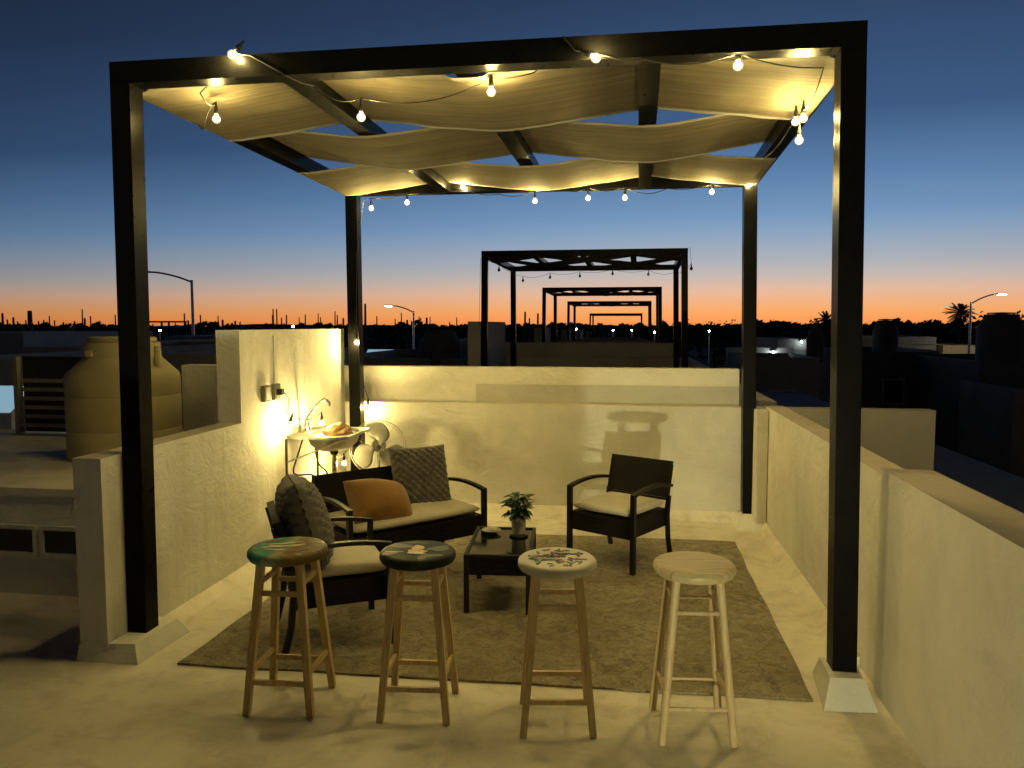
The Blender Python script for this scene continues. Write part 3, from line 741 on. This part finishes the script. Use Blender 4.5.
MB().tube([(cx, .29, Z - .165), (cx, .29, Z - .34), (cx - .02, .29, Z - .40), (cx - .08, .29, Z - .42), (cx - .20, .29, Z - .40), (.006, .29, Z - .40)], .017, 12).build('drain_pipe', M['chrome'], sk, smooth='auto')
def smooth_path(pts, n=8):
    P = [Vector(p) for p in pts]; out = []
    for i in range(len(P) - 1):
        p0, p1, p2, p3 = P[max(i - 1, 0)], P[i], P[i + 1], P[min(i + 2, len(P) - 1)]
        for k in range(n):
            t = k / n; out.append(.5 * ((2 * p1) + (-p0 + p2) * t + (2 * p0 - 5 * p1 + 4 * p2 - p3) * t * t + (-p0 + 3 * p1 - 3 * p2 + p3) * t ** 3))
    return out + [P[-1]]
MB().tube(smooth_path([(.07, .20, Z - .02), (.05, .15, Z - .14), (.03, .10, Z - .26), (.05, .12, Z - .30), (.16, .16, Z - .31), (.20, .20, Z - .42), (.19, .24, Z - .55)]), .006, 8).build('hose', M['rubber'], sk, smooth=True)
MB().tube(smooth_path([(.10, .35, Z - .02), (.12, .30, Z - .15), (.17, .24, Z - .24), (.23, .24, Z - .30), (.26, .20, Z - .40)]), .006, 8).build('hose', M['rubber'], sk, smooth=True)
fa = MB()
fa.lathe([(.026, 0), (.026, .01), (.018, .02), (.016, .05), (.012, .055)], 16, (.05, .29, Z + .001))
fa.tube(smooth_path([(.05, .29, Z + .05), (.062, .285, Z + .10), (.15, .26, Z + .20), (.205, .245, Z + .245), (.235, .235, Z + .25), (.262, .228, Z + .225), (.268, .226, Z + .20)]), .0095, 10)
fa.bar((.05, .22, Z + .035), (.05, .36, Z + .035), .018, .022); fa.lathe([(.016, 0), (.016, .055), (.010, .06)], 12, (.05, .215, Z + .001)); fa.lathe([(.016, 0), (.016, .055), (.010, .06)], 12, (.05, .365, Z + .001))
fa.build('faucet', M['chrome'], sk, smooth='auto')
# crumpled cloth lying in the basin
m = MB(); m.ball((0, 0, 0), 1, 5)
for v in m.b.verts:
    n_ = v.co.normalized(); k = 1 + .30 * noise.noise(n_ * 2.1 + Vector((4, 1, 2))) + .16 * abs(noise.noise(n_ * 5.3)) - .10 * abs(noise.noise(n_ * 9 + Vector((2, 2, 2))))
    v.co = Vector((n_.x * .100 * k, n_.y * .125 * k, max(-.05, n_.z * .066 * k)))
o = m.build('cloth', M['orange_cloth'], smooth=True); o.location = (-2.135, 5.47, .795); o.rotation_euler = (0, 0, .3)
tag(o, 'crumpled orange tan cloth heaped in the wash basin', 'cloth')
# outlets
for (y, lab) in ((4.905, 'grey outlet box on the tall left wall, farther from the basin'), (5.06, 'grey outlet box on the tall left wall with the plug in it')):
    ob = thing('outlet_box', lab, 'outlet', (-2.44, y, 1.135), 0, 'outlet boxes on the left wall')
    MB().box(.001, .028, -.043, .043, -.055, .055).build('box', M['grey_plastic'], ob, bevel=.004)
    MB().box(.0285, .032, -.030, .030, -.042, .042).build('plate', M['alu'] if y < 5 else M['grey_plastic'], ob, bevel=.001)
    if y > 5: MB().tube([(.002, 0, .057), (.002, 0, .39)], .004, 8).build('conduit', M['wall'], ob, smooth='auto')
# pedestal fan
fn_ = thing('pedestal_fan', 'white pedestal fan with wire guard behind the loveseat', 'fan', (-2.02, 6.06, 0), R(14))
FZ = .60
MB().lathe([(.15, 0), (.15, .012), (.12, .03), (.03, .045), (.018, .06)], 28).build('base', M['fan_white'], fn_, smooth='auto')
MB().tube([(0, 0, .05), (0, 0, FZ - .04)], .013, 12).build('pole', M['fan_white'], fn_, smooth='auto')
MB().lathe([(0, -.09), (.05, -.085), (.058, -.04), (.052, .02), (.03, .045)], 20, (0, .03, FZ), M=Matrix.Rotation(R(90), 4, 'X')).build('motor', M['fan_white'], fn_, smooth='auto')
rotm = Matrix.Translation((0, -.06, FZ)) @ Matrix.Rotation(R(90), 4, 'X')
bm_ = MB()
for k in range(3):
    a0 = R(70 + 120 * k); nU, nV = 10, 8
    def fn(u, v, a0=a0):
        r_ = lerp(.028, .212, u); wid = .34 + 1.15 * math.sin(math.pi * min(1, u * .80 + .12)) ** 1.0
        a = a0 + (v - .5) * wid + u * .5
        zz = (v - .5) * -.055 * (1 - .4 * u)
        return rotm @ Vector((r_ * math.cos(a), r_ * math.sin(a), zz))
    bm_.grid(fn, nU, nV)
ob = bm_.build('blades', M['fan_white'], fn_, smooth=True)
sd = ob.modifiers.new('thick', 'SOLIDIFY'); sd.thickness = .003
MB().lathe([(0, .03), (.016, .028), (.022, .01), (.022, -.02)], 18, (0, -.06, FZ), M=Matrix.Rotation(R(90), 4, 'X')).build('hub', M['rubber'], fn_, smooth='auto')
gm = MB()
def circ(r_, y): return [(r_ * math.cos(2 * math.pi * k / 56), y, FZ + r_ * math.sin(2 * math.pi * k / 56)) for k in range(57)]
gm.tube(circ(.228, -.065), .0042, 6, cap=False)
for r_, y in ((.05, -.125), (.21, -.10), (.21, -.02), (.06, .01)): gm.tube(circ(r_, y), .0018, 5, cap=False)
for k in range(14):
    a = 2 * math.pi * k / 14; c, s = math.cos(a), math.sin(a)
    gm.tube([(.05 * c, -.125, FZ + .05 * s), (.12 * c, -.122, FZ + .12 * s), (.21 * c, -.10, FZ + .21 * s), (.228 * c, -.065, FZ + .228 * s), (.21 * c, -.02, FZ + .21 * s), (.06 * c, .01, FZ + .06 * s)], .0007, 4, cap=False)
gm.build('guard', M['fan_wire'], fn_, smooth=True)

# ------------------------------------------------------------------ left: lower roof block, tank, louvre, grey wall
lb = thing('roof_block', 'low white roof block with a strip window at the far left', 'roof block', (0, 0, 0))
MB().box(-6.15, -3.02, 4.0, 6.5, .002, .60).build('wall', M['wall'], lb, bevel=.012)
MB().box(-6.17, -2.62, 3.985, 6.52, .602, .645).build('slab', M['floor'], lb, bevel=.008)
MB().box(-3.018, -2.62, 4.0, 6.5, .002, .60).build('wall', M['wall'], lb)
for i, (a, b) in enumerate(((-4.6, -3.86), (-3.84, -3.42), (-3.40, -3.06))):
    f = MB()
    for q in ((a, b, .40, .425), (a, b, .235, .262), (a, a + .024, .2625, .3995), (b - .024, b, .2625, .3995)): f.box(q[0], q[1], 3.972, 3.997, q[2], q[3])
    f = f.build('window', M['alu'], lb); MB().box(a + .025, b - .025, 3.984, 3.996, .264, .398).build('pane', M['window_glass'], f)
tk = thing('water_tank', 'large beige rooftop water tank with tapered shoulder behind the front left post', 'water tank', (-3.63, 5.12, .647), 0, 'rooftop water tanks')
MB().lathe([(0, 0), (.37, 0), (.382, .02), (.382, .20), (.377, .21), (.382, .22), (.382, .44), (.377, .45), (.382, .46), (.382, .575), (.370, .61), (.262, .715), (.255, .73), (.255, .825), (.248, .83), (0, .84)], 56).build('tank_body', M['tank'], tk, smooth='auto')
MB().lathe([(0, .839), (.225, .834), (.23, .84), (.23, .862), (.21, .868), (0, .872)], 40).build('lid', M['tank'], tk, smooth='auto')
MB().tube([(.315, -.06, .665), (.315, -.06, .80)], .024, 12).build('vent_pipe', M['tank'], tk, smooth='auto')
MB().box(-.10, -.055, -.268, -.250, .735, .775).build('badge', M['yellow_wall'], tk, bevel=.002)
tag(MB().box(-3.42, -2.605, 5.52, 5.66, .647, 1.29).build('partition_wall', M['wall'], bevel=.012), 'plain grey white wall between the water tank and the tall left wall', 'wall')
lv = thing('louvre_screen', 'horizontal slat screen standing beside the beige water tank', 'screen', (-4.87, 6.0, .647))
for x in (-.40, .42): MB().box(x - .02, x + .02, -.03, .03, 0, .68).build('post', M['louvre'], lv)
m = MB()
for k in range(8): m.box(-.378, .398, -.035, .030, .06 + k * .078, .094 + k * .078, Matrix.Rotation(R(-8), 4, 'X'))
m.build('slats', M['louvre'], lv, bevel=.004)
MB().box(-.378, .398, .035, .05, .02, .68).build('backing', M['rubber'], lv)
sg = thing('roof_panel', 'pale blue tilted panel with added glow on the roof at the left edge', 'roof_panel', (-5.88, 6.45, .647), 0, 'bluish glowing roof panels')
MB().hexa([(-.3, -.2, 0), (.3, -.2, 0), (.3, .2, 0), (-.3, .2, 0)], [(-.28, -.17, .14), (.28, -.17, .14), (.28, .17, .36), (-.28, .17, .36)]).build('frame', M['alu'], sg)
MB().bar((0, -.165, .15), (0, .165, .365), .52, .006, up=(0, 0, 1)).build('pane', M['roof_panel'], sg)

# ------------------------------------------------------------------ far houses (position, size, roof height, look)
def house(x0, x1, y0, dep, ztop, mat, label, win=True):
    h = thing('house', label, 'house', ((x0 + x1) / 2, y0, GZ), 0, 'distant flat roofed houses')
    w = (x1 - x0) / 2; H = ztop - GZ
    MB().box(-w, w, 0, dep, 0, H - .55).build('wall', M[mat], h)
    m = MB()   # parapet ring and roof deck
    for b in ((-w, w, -.02, .13), (-w, w, dep - .15, dep), (-w, -w + .15, .1305, dep - .1505), (w - .15, w, .1305, dep - .1505)): m.box(b[0], b[1], b[2], b[3], H - .548, H)
    m.build('parapet', M[mat], h, bevel=.01)
    if win:
        for i in range(max(1, int(w))):
            x = -w + (i + .5) * 2 * w / max(1, int(w))
            f = MB().box(x - .45, x + .45, -.05, -.002, H - 2.3, H - 1.2).build('window', M['alu'], h)
            MB().box(x - .40, x + .40, -.06, -.052, H - 2.25, H - 1.25).build('pane', M['window_glass'], f)
    return h
house(-26.5, -22.5, 26, 8, 1.32, 'blue_wall', 'bluish house at the far left edge below the tallest cacti')
house(-15.6, -12.2, 18, 7, 1.03, 'far_wall', 'low pale roof between the left edge and the beige tank')
house(-12.6, -10.6, 12, 5, 1.0, 'blue_wall', 'dark blue wall house directly behind the slat screen')
house(-20.2, -19.6, 30, 6, .92, 'yellow_wall', 'narrow yellowish house just right of the front left post', False)
house(-23.2, -20.45, 36, 8, 1.05, 'blue_wall', 'dark bluish house behind the left street lamp pole')
house(-9.2, -6.9, 14, 5, 1.03, 'far_wall', 'flat pale roof left of the tall white wall')
house(-9.2, -4.5, 22, 8, .62, 'far_wall', 'low house carrying the dark middle water tank')
house(-8.4, -7.1, 34, 6, .88, 'far_wall', 'small pale house left of the nearest bare pergola')
house(4.4, 7.0, 29.5, 5, .40, 'far_wall', 'low dark house right of the back right post with a lamp on its roof')
tag(MB().box(4.3, 7.1, 34.6, 34.8, GZ, .62).build('roof_wall', M['wall'], bevel=.01), 'pale wall strip lit by the roof lamp right of the back right post', 'wall')
house(7.05, 8.4, 38, 6, .95, 'far_wall', 'pale block just left of the front right post, lit at its side')
house(12.4, 16.2, 29.5, 8, .30, 'grey_wall', 'dark house carrying the big water tank at the right edge')
house(25.0, 27.9, 66, 6, -.02, 'yellow_wall', 'yellow house lit by the right street lamp', False)
house(10.1, 13.2, 36, 8, .42, 'grey_wall', 'dark house below the middle right water tank')
house(12.2, 15.5, 26.5, 4, -.42, 'far_wall', 'grey house across the street at the right edge')
house(17.6, 23.0, 62, 8, .70, 'far_wall', 'distant pale house behind the yellow one')
house(12.5, 16.5, 44, 6, .25, 'far_wall', 'low house between the tanks on the right')
house(12.6, 18.5, 12, 6, -2.2, 'grey_wall', 'dark low house on the right beyond the near parapet')
house(-34, -29, 40, 8, .6, 'far_wall', 'far dim house at the left behind the bluish ones')
def tank(x, y, z, r_, h, label, mat='dark_tank'):
    t = thing('water_tank', label, 'water tank', (x, y, z), 0, 'rooftop water tanks')
    MB().lathe([(0, 0), (r_, 0), (r_, h * .72), (r_ * .97, h * .76), (r_ * .74, h * .90), (r_ * .72, h * .97), (0, h * .98)], 32).build('tank_body', M[mat], t, smooth='auto')
    MB().lathe([(0, h * .981), (r_ * .6, h * .98), (r_ * .6, h), (0, h * 1.01)], 24).build('lid', M[mat], t, smooth='auto')
tank(-5.55, 22.6, .08, .64, 1.35, 'dark olive water tank behind the back left post')
tank(7.2, 31.2, .14, .32, 1.32, 'slim dark water tank just left of the front right post')
tank(11.5, 36.8, -.12, .53, 1.98, 'dark water tank right of the front right post')
tank(13.55, 30.6, .0, .78, 2.05, 'biggest dark water tank at the right edge')
s2_ = thing('roof_panel', 'pale blue panel strip with added glow seen beside the back left post', 'roof_panel', (-9.75, 29.6, .12), 0, 'bluish glowing roof panels')
house(-11.2, -8.9, 29, 6, .33, 'far_wall', 'low dark house under the glowing blue panel strip', False)
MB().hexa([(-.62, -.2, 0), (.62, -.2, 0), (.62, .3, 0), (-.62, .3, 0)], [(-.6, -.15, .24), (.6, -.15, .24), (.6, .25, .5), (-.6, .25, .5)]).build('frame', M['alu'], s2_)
MB().bar((0, -.14, .25), (0, .24, .497), 1.16, .006).build('pane', M['roof_panel'], s2_)

# ------------------------------------------------------------------ street lamps
def street_lamp(label, x, y, ztop, ax, az, lit):
    t = thing('street_lamp', label, 'street lamp', (x, y, GZ), 0, 'street lamps with long arms')
    h = ztop - GZ
    MB().tube([(0, 0, 0), (0, 0, h * .5), (0, 0, h)], .10, 12, .075).build('pole', M['galv'], t, smooth='auto')
    MB().tube(smooth_path([(0, 0, h - .12), (ax * .35, 0, h + (az - .0) * .42), (ax * .75, 0, h + az * .9), (ax, 0, h + az)], 5), .05, 8).build('arm', M['galv'], t, smooth=True)
    s = 1 if ax > 0 else -1
    hd = MB().box(min(ax, ax + .6 * s), max(ax, ax + .6 * s), -.14, .14, h + az - .02, h + az + .08).build('lamp_head', M['galv'], t, bevel=.03)
    MB().box(min(ax + .08 * s, ax + .55 * s), max(ax + .08 * s, ax + .55 * s), -.11, .11, h + az - .055, h + az - .022).build('lens', M['street_led'] if lit else M['alu'], hd)
street_lamp('unlit street lamp on the left with its arm reaching toward the post', -24.0, 40, 4.1, -2.6, .46, False)
street_lamp('lit street lamp right of the back left post', -16.95, 60, 2.72, -1.75, .42, True)
street_lamp('lit street lamp beside the palm on the right', 24.5, 60, 3.25, 1.7, .55, True)
tl = [(-53.2, 70, .5, 'left of the front left post, above the beige tank'), (-48.8, 75, .97, 'just right of the front left post'), (-36.2, 80, 1.38, 'above the tall white wall'), (-5.9, 90, 1.02, 'inside the row of pergolas, left of centre'),
      (-1.7, 95, .87, 'inside the row of pergolas, centre'), (.6, 100, .83, 'inside the row of pergolas, right of centre'), (3.2, 92, .68, 'near the right posts of the bare pergolas'), (8.2, 80, .9, 'between the bare pergolas and the back right post')]
for (x, y, z, w) in tl:
    t = thing('town_light', 'small distant white lamp ' + w, 'lamp', (x, y, GZ), 0, 'distant town lights')
    MB().tube([(0, 0, 0), (0, 0, z - GZ)], .06, 8).build('pole', M['galv'], t)
    MB().ball((0, 0, z - GZ + .08), .085, 2).build('globe', M['cool_led'], t, smooth=True)
for (x, y, z, w) in ((6.25, 34.45, .47, 'lamp on the pale wall strip'), (8.1, 37.75, .86, 'lamp on the pale block beside the front right post')):
    t = thing('wall_lamp', 'small cool white ' + w, 'lamp', (x, y, z))
    MB().box(-.06, .06, .0, .24, -.02, .04).build('bracket', M['galv'], t)
    MB().ball((0, -.05, -.06), .036, 2).build('globe', M['cool_led'], t, smooth=True)

# distant dark frame of another pergola, left
fp = thing('roof_frame', 'far silhouette of a roof frame right of the front left post', 'roof frame', (-38.4, 60, -.5))
for x in (-1.75, -.45, .2, 1.7): MB().box(x - .06, x + .06, -.06, .06, 0, 2.30).build('post', M['steel'], fp)
MB().box(-1.85, 1.8, -.08, .08, 2.302, 2.44).build('beam', M['steel'], fp)
house(-41.5, -36, 59.4, 6, .05, 'grey_wall', 'dark house carrying the far roof frame', False)

# ------------------------------------------------------------------ cacti, trees, tree line
def cactus(label, x, y, ztop, arms, r_=.22):
    t = thing('cactus', label, 'cactus', (x, y, GZ), 0, 'tall cacti along the horizon')
    h = ztop - GZ
    m = MB().tube([(0, 0, 0), (0, 0, h * .4), (.03, 0, h * .75), (.05, 0, h - .15), (.05, 0, h)], r_, 9, r_ * .55)
    m.build('stem', M['cactus'], t, smooth=True)
    for k in range(arms):
        s = -1 if k % 2 else 1; z0 = h * random.uniform(.45, .72); o_ = random.uniform(.45, .95); zt = h - random.uniform(.2, 1.6)
        MB().tube(smooth_path([(0, 0, z0), (s * o_ * .7, 0, z0 + .1), (s * o_, .1, z0 + .6), (s * o_, .1, zt)], 4), r_ * .7, 8, r_ * .5).build('arm', M['cactus'], t, smooth=True)
cl = [(-67.4, 75, 2.9, 0, 'single tall cactus at the very left edge of the horizon'), (-70.5, 80, 2.5, 6, 'bushy many armed cactus near the left edge'), (-68.3, 80, 2.45, 0, 'thin cactus between the bushy and the thick one at left'), (-59.8, 70, 3.05, 0, 'thick straight cactus, tallest of the far left group'),
      (-76.1, 95, 2.0, 1, 'short cactus above the dark bush over the tank, left one'), (-70.5, 90, 2.1, 2, 'forked short cactus above the beige tank'), (-65.2, 85, 2.45, 0, 'slim cactus beside the front left post'), (-54.7, 90, 2.2, 1, 'small cactus right of the left street lamp'),
      (-44.5, 80, 2.2, 0, 'slim cactus above the front end of the tall white wall'), (-45.7, 85, 2.1, 1, 'lower cactus above the tall white wall'), (-34.3, 90, 2.45, 0, 'thin cactus just left of the back left post'), (-28.0, 80, 3.9, 0, 'tallest thin cactus just right of the back left post'),
      (-24.8, 85, 2.2, 2, 'armed cactus left of the middle street lamp'), (-21.2, 80, 2.4, 1, 'cactus just right of the middle street lamp'), (-12.6, 95, 3.25, 1, 'pale cactus pair seen left inside the nearest bare pergola, left one'), (-11.0, 95, 3.05, 2, 'pale cactus pair seen left inside the nearest bare pergola, right one')]
for (x, y, z, a, lab) in cl: cactus(lab, x, y, z, a, .32 if 'thick' in lab else .17)

def leaf_quad(mb, p, s, rnd):
    n = Vector((rnd.uniform(-1, 1), rnd.uniform(-1, 1), rnd.uniform(-1, 1))).normalized()
    a = n.orthogonal().normalized() * s; b = n.cross(a).normalized() * s * rnd.uniform(.4, .8)
    mb._face([mb.b.verts.new(p - a), mb.b.verts.new(p - b * .8), mb.b.verts.new(p + a), mb.b.verts.new(p + b * .8)])
def tree(label, x, y, ztop, w, seed, n=520):
    rnd = random.Random(seed); t = thing('tree', label, 'tree', (x, y, GZ), 0, 'dark trees on the right horizon')
    h = ztop - GZ
    m = MB().tube([(0, 0, 0), (.1, 0, h * .3), (.05, .05, h * .6)], .22, 8, .12)
    for k in range(5):
        a = rnd.uniform(0, 6.28); m.tube([(.05, 0, h * (.3 + .05 * k)), (math.cos(a) * w * .3, math.sin(a) * w * .3, h * .65)], .08, 6, .03)
    m.build('trunk', M['bark'], t, smooth=True)
    c = MB(); cl_ = [(Vector((rnd.gauss(0, w * .30), rnd.gauss(0, w * .25), h * rnd.uniform(.52, .86))), rnd.uniform(.5, 1.0) * w * .30) for _ in range(9)]
    for _ in range(n):
        q, r_ = rnd.choice(cl_); d = Vector((rnd.gauss(0, 1), rnd.gauss(0, 1), rnd.gauss(0, .8))).normalized() * r_ * rnd.uniform(.45, 1.1)
        p = q + d; p.z = min(p.z, h * rnd.uniform(.95, 1.02))
        leaf_quad(c, p, rnd.uniform(.18, .38), rnd)
    c.build('crown', M['foliage'], t)
TR = [(18.4, 110, 2.2, 4, 'rounded tree on the horizon just right of the back right post'), (26.5, 110, 2.0, 5, 'low tree behind the slim dark tank'), (28.6, 100, 2.4, 3.5, 'tree just right of the front right post'), (32.1, 105, 1.8, 4, 'low bushy tree left of the dark right tank'),
      (34.0, 100, 2.3, 4.5, 'broad tree rising behind the dark right tank'), (39.3, 105, 1.8, 4, 'low tree left of the palm'), (38.0, 90, 2.05, 4, 'tree directly right of the palm'), (36.4, 80, 2.75, 5, 'biggest dark tree crown behind the largest tank'), (40.3, 84, 2.4, 5, 'tree at the right edge of the horizon'),
      (9.6, 130, 2.0, 5, 'wide tree low behind the right posts of the bare pergolas'), (14.2, 130, 2.0, 5, 'tree left of the back right post')]
for i, (x, y, z, w, lab) in enumerate(TR): tree(lab, x, y, z + .55, w * 1.15, 40 + i)
def palm(label, x, y, ztop, seed):
    rnd = random.Random(seed); t = thing('palm_tree', label, 'palm tree', (x, y, GZ), 0, 'palm trees on the right')
    h = ztop - GZ - .9
    MB().tube([(0, 0, 0), (.1, 0, h * .5), (.05, 0, h)], .22, 9, .13).build('trunk', M['bark'], t, smooth=True)
    c = MB()
    for k in range(34):
        a = 2 * math.pi * k / 34 * 3 + rnd.uniform(-.2, .2); el = rnd.uniform(-.75, 1.35); L = rnd.uniform(1.2, 1.7)
        pts = []
        for i in range(9):
            u = i / 8; pts.append(Vector((math.cos(a) * math.cos(el) * L * u, math.sin(a) * math.cos(el) * L * u, h + math.sin(el) * L * u - .45 * u * u)))
        c.tube(pts, .03, 4, .008)
        for i in range(1, 9):
            for s in (-1, 1):
                for q in (0, .5):
                    p = pts[i] if q == 0 else (pts[i] + pts[i - 1]) / 2
                    d = (pts[i] - pts[i - 1]).normalized(); sd_ = d.cross(Vector((0, 0, 1))).normalized() * s
                    ln_ = .42 * math.sin(math.pi * (i / 9 * .8 + .15))
                    tip = p + sd_ * ln_ * .7 + d * ln_ * .6 - Vector((0, 0, ln_ * .45)); b = d * .05
                    c._face([c.b.verts.new(p - b), c.b.verts.new(p + b), c.b.verts.new(tip)])
    c.build('crown', M['foliage'], t)
palm('palm tree beside the lit right street lamp', 33.7, 85, 3.75, 3)
palm('palm tree half hidden by the front right post', 21.9, 90, 3.0, 4)

# far scrub reads as one dark mass along the horizon
rnd = random.Random(5); m = MB()
for i in range(26000):
    az = rnd.uniform(-58, 46); d = rnd.uniform(112, 240)
    x, y = d * math.sin(R(az)), d * math.cos(R(az))
    hmax = 6.6 + .9 * noise.noise(Vector((az * .35, 2, 1))) + 1.2 * noise.noise(Vector((az * 1.7, 5, 1))) + (.5 if az > 8 else 0)
    z = GZ + (hmax + (d - 112) * .004) * (1 - rnd.random() ** 2.2 * .95)
    leaf_quad(m, Vector((x, y, z)), rnd.uniform(.35, .9), rnd)
for i in range(70):      # slender stems standing up out of the scrub
    az = rnd.uniform(-50, -12); d = rnd.uniform(112, 150); x, y = d * math.sin(R(az)), d * math.cos(R(az)); zt = rnd.uniform(1.7, 3.3) if rnd.random() < .8 else rnd.uniform(3, 4.2)
    m.tube([(x, y, GZ), (x + rnd.uniform(-.1, .1), y, zt)], .16, 5, .09)
o = m.build('scrub_woodland', M['foliage']); o['kind'] = 'stuff'; o['label'] = 'dark scrub woodland filling the horizon behind the houses'; o['category'] = 'woodland'
# low hills behind it
m = MB()
def hill(u, v):
    az = lerp(-75, 62, u); d = lerp(250, 420, v)
    z = GZ + math.sin(math.pi * v) * (7.0 + 1.2 * noise.noise(Vector((az * .06, 3, 0))) + 1.0 * noise.noise(Vector((az * .25, 8, 0))))
    return (d * math.sin(R(az)), d * math.cos(R(az)), z - .3)
m.grid(hill, 140, 10); structure(m.build('hills', M['ground'], smooth=True))

# ------------------------------------------------------------------ sky
w = bpy.data.worlds.new('World'); sc.world = w; w.use_nodes = True
n = w.node_tree.nodes; l = w.node_tree.links; bg = n['Background']
tc = n.new('ShaderNodeTexCoord'); sx = n.new('ShaderNodeSeparateXYZ'); l.new(tc.outputs['Generated'], sx.inputs[0])
rp = n.new('ShaderNodeValToRGB'); e = rp.color_ramp.elements
stops = [(0., (.98, .31, .082)), (.010, (1., .365, .112)), (.020, (.95, .42, .152)), (.042, (.80, .49, .33)), (.060, (.57, .485, .44)), (.079, (.42, .44, .485)), (.114, (.25, .365, .525)), (.134, (.18, .31, .51)), (.178, (.112, .225, .415)), (.247, (.05, .111, .240)), (.39, (.027, .054, .120)), (.60, (.010, .017, .038)), (.8, (.006, .010, .022))]
stops = [((z + .005) / .805, c) for z, c in stops]
while len(e) < len(stops): e.new(.5)
for k, (p, c) in enumerate(stops): e[k].position = p; e[k].color = (*c, 1)
# ramp runs over sin(elevation) = 0 .. 0.8
mp = n.new('ShaderNodeMapRange'); mp.inputs['From Min'].default_value = -.005; mp.inputs['From Max'].default_value = .80
# the warm band lies lower away from the point where the sun went down
hz_ = n.new('ShaderNodeVectorMath'); hz_.operation = 'MULTIPLY'; hz_.inputs[1].default_value = (1, 1, 0); l.new(tc.outputs['Generated'], hz_.inputs[0])
hn_ = n.new('ShaderNodeVectorMath'); hn_.operation = 'NORMALIZE'; l.new(hz_.outputs[0], hn_.inputs[0])
hd_ = n.new('ShaderNodeVectorMath'); hd_.operation = 'DOT_PRODUCT'; hd_.inputs[1].default_value = (.14, .99, 0); l.new(hn_.outputs[0], hd_.inputs[0])
ia_ = n.new('ShaderNodeMath'); ia_.operation = 'SUBTRACT'; ia_.inputs[0].default_value = 2.0; l.new(hd_.outputs['Value'], ia_.inputs[1])
ze_ = n.new('ShaderNodeMath'); ze_.operation = 'MULTIPLY'; l.new(sx.outputs[2], ze_.inputs[0]); l.new(ia_.outputs[0], ze_.inputs[1])
l.new(ze_.outputs[0], mp.inputs['Value']); l.new(mp.outputs[0], rp.inputs[0])
nv = n.new('ShaderNodeVectorMath'); nv.operation = 'DOT_PRODUCT'; nv.inputs[1].default_value = (.14, .99, 0); l.new(tc.outputs['Generated'], nv.inputs[0])
def mth(op, a, b):
    m_ = n.new('ShaderNodeMath'); m_.operation = op
    for k, v in enumerate((a, b)):
        if isinstance(v, (int, float)): m_.inputs[k].default_value = v
        else: l.new(v, m_.inputs[k])
    return m_.outputs[0]
az = mth('MULTIPLY_ADD', nv.outputs['Value'], .5); az.node.inputs[2].default_value = .5
fac = mth('MULTIPLY_ADD', mth('POWER', az, 4.0), .78); fac.node.inputs[2].default_value = .24
vm = n.new('ShaderNodeVectorMath'); vm.operation = 'SCALE'; l.new(rp.outputs[0], vm.inputs[0]); l.new(fac, vm.inputs['Scale'])
l.new(vm.outputs[0], bg.inputs['Color']); bg.inputs['Strength'].default_value = 1.0

# ------------------------------------------------------------------ camera and render settings
cam = bpy.data.cameras.new('camera'); co = bpy.data.objects.new('camera', cam); COL.objects.link(co)
cam.sensor_width = 36; cam.lens = 769 / 1024 * 36; cam.clip_start = .05; cam.clip_end = 3000
co.location = (0, 0, 1.6); co.rotation_euler = (R(90) - math.atan(59 / 769), 0, R(8.5))
sc.camera = co
sc.render.engine = 'CYCLES'
sc.view_settings.view_transform = 'Standard'; sc.view_settings.look = 'None'; sc.view_settings.exposure = 0; sc.view_settings.gamma = 1
sc.cycles.use_denoising = True
sc.cycles.use_light_tree = True
sc.cycles.sample_clamp_indirect = 4; sc.cycles.sample_clamp_direct = 0
sc.cycles.max_bounces = 8
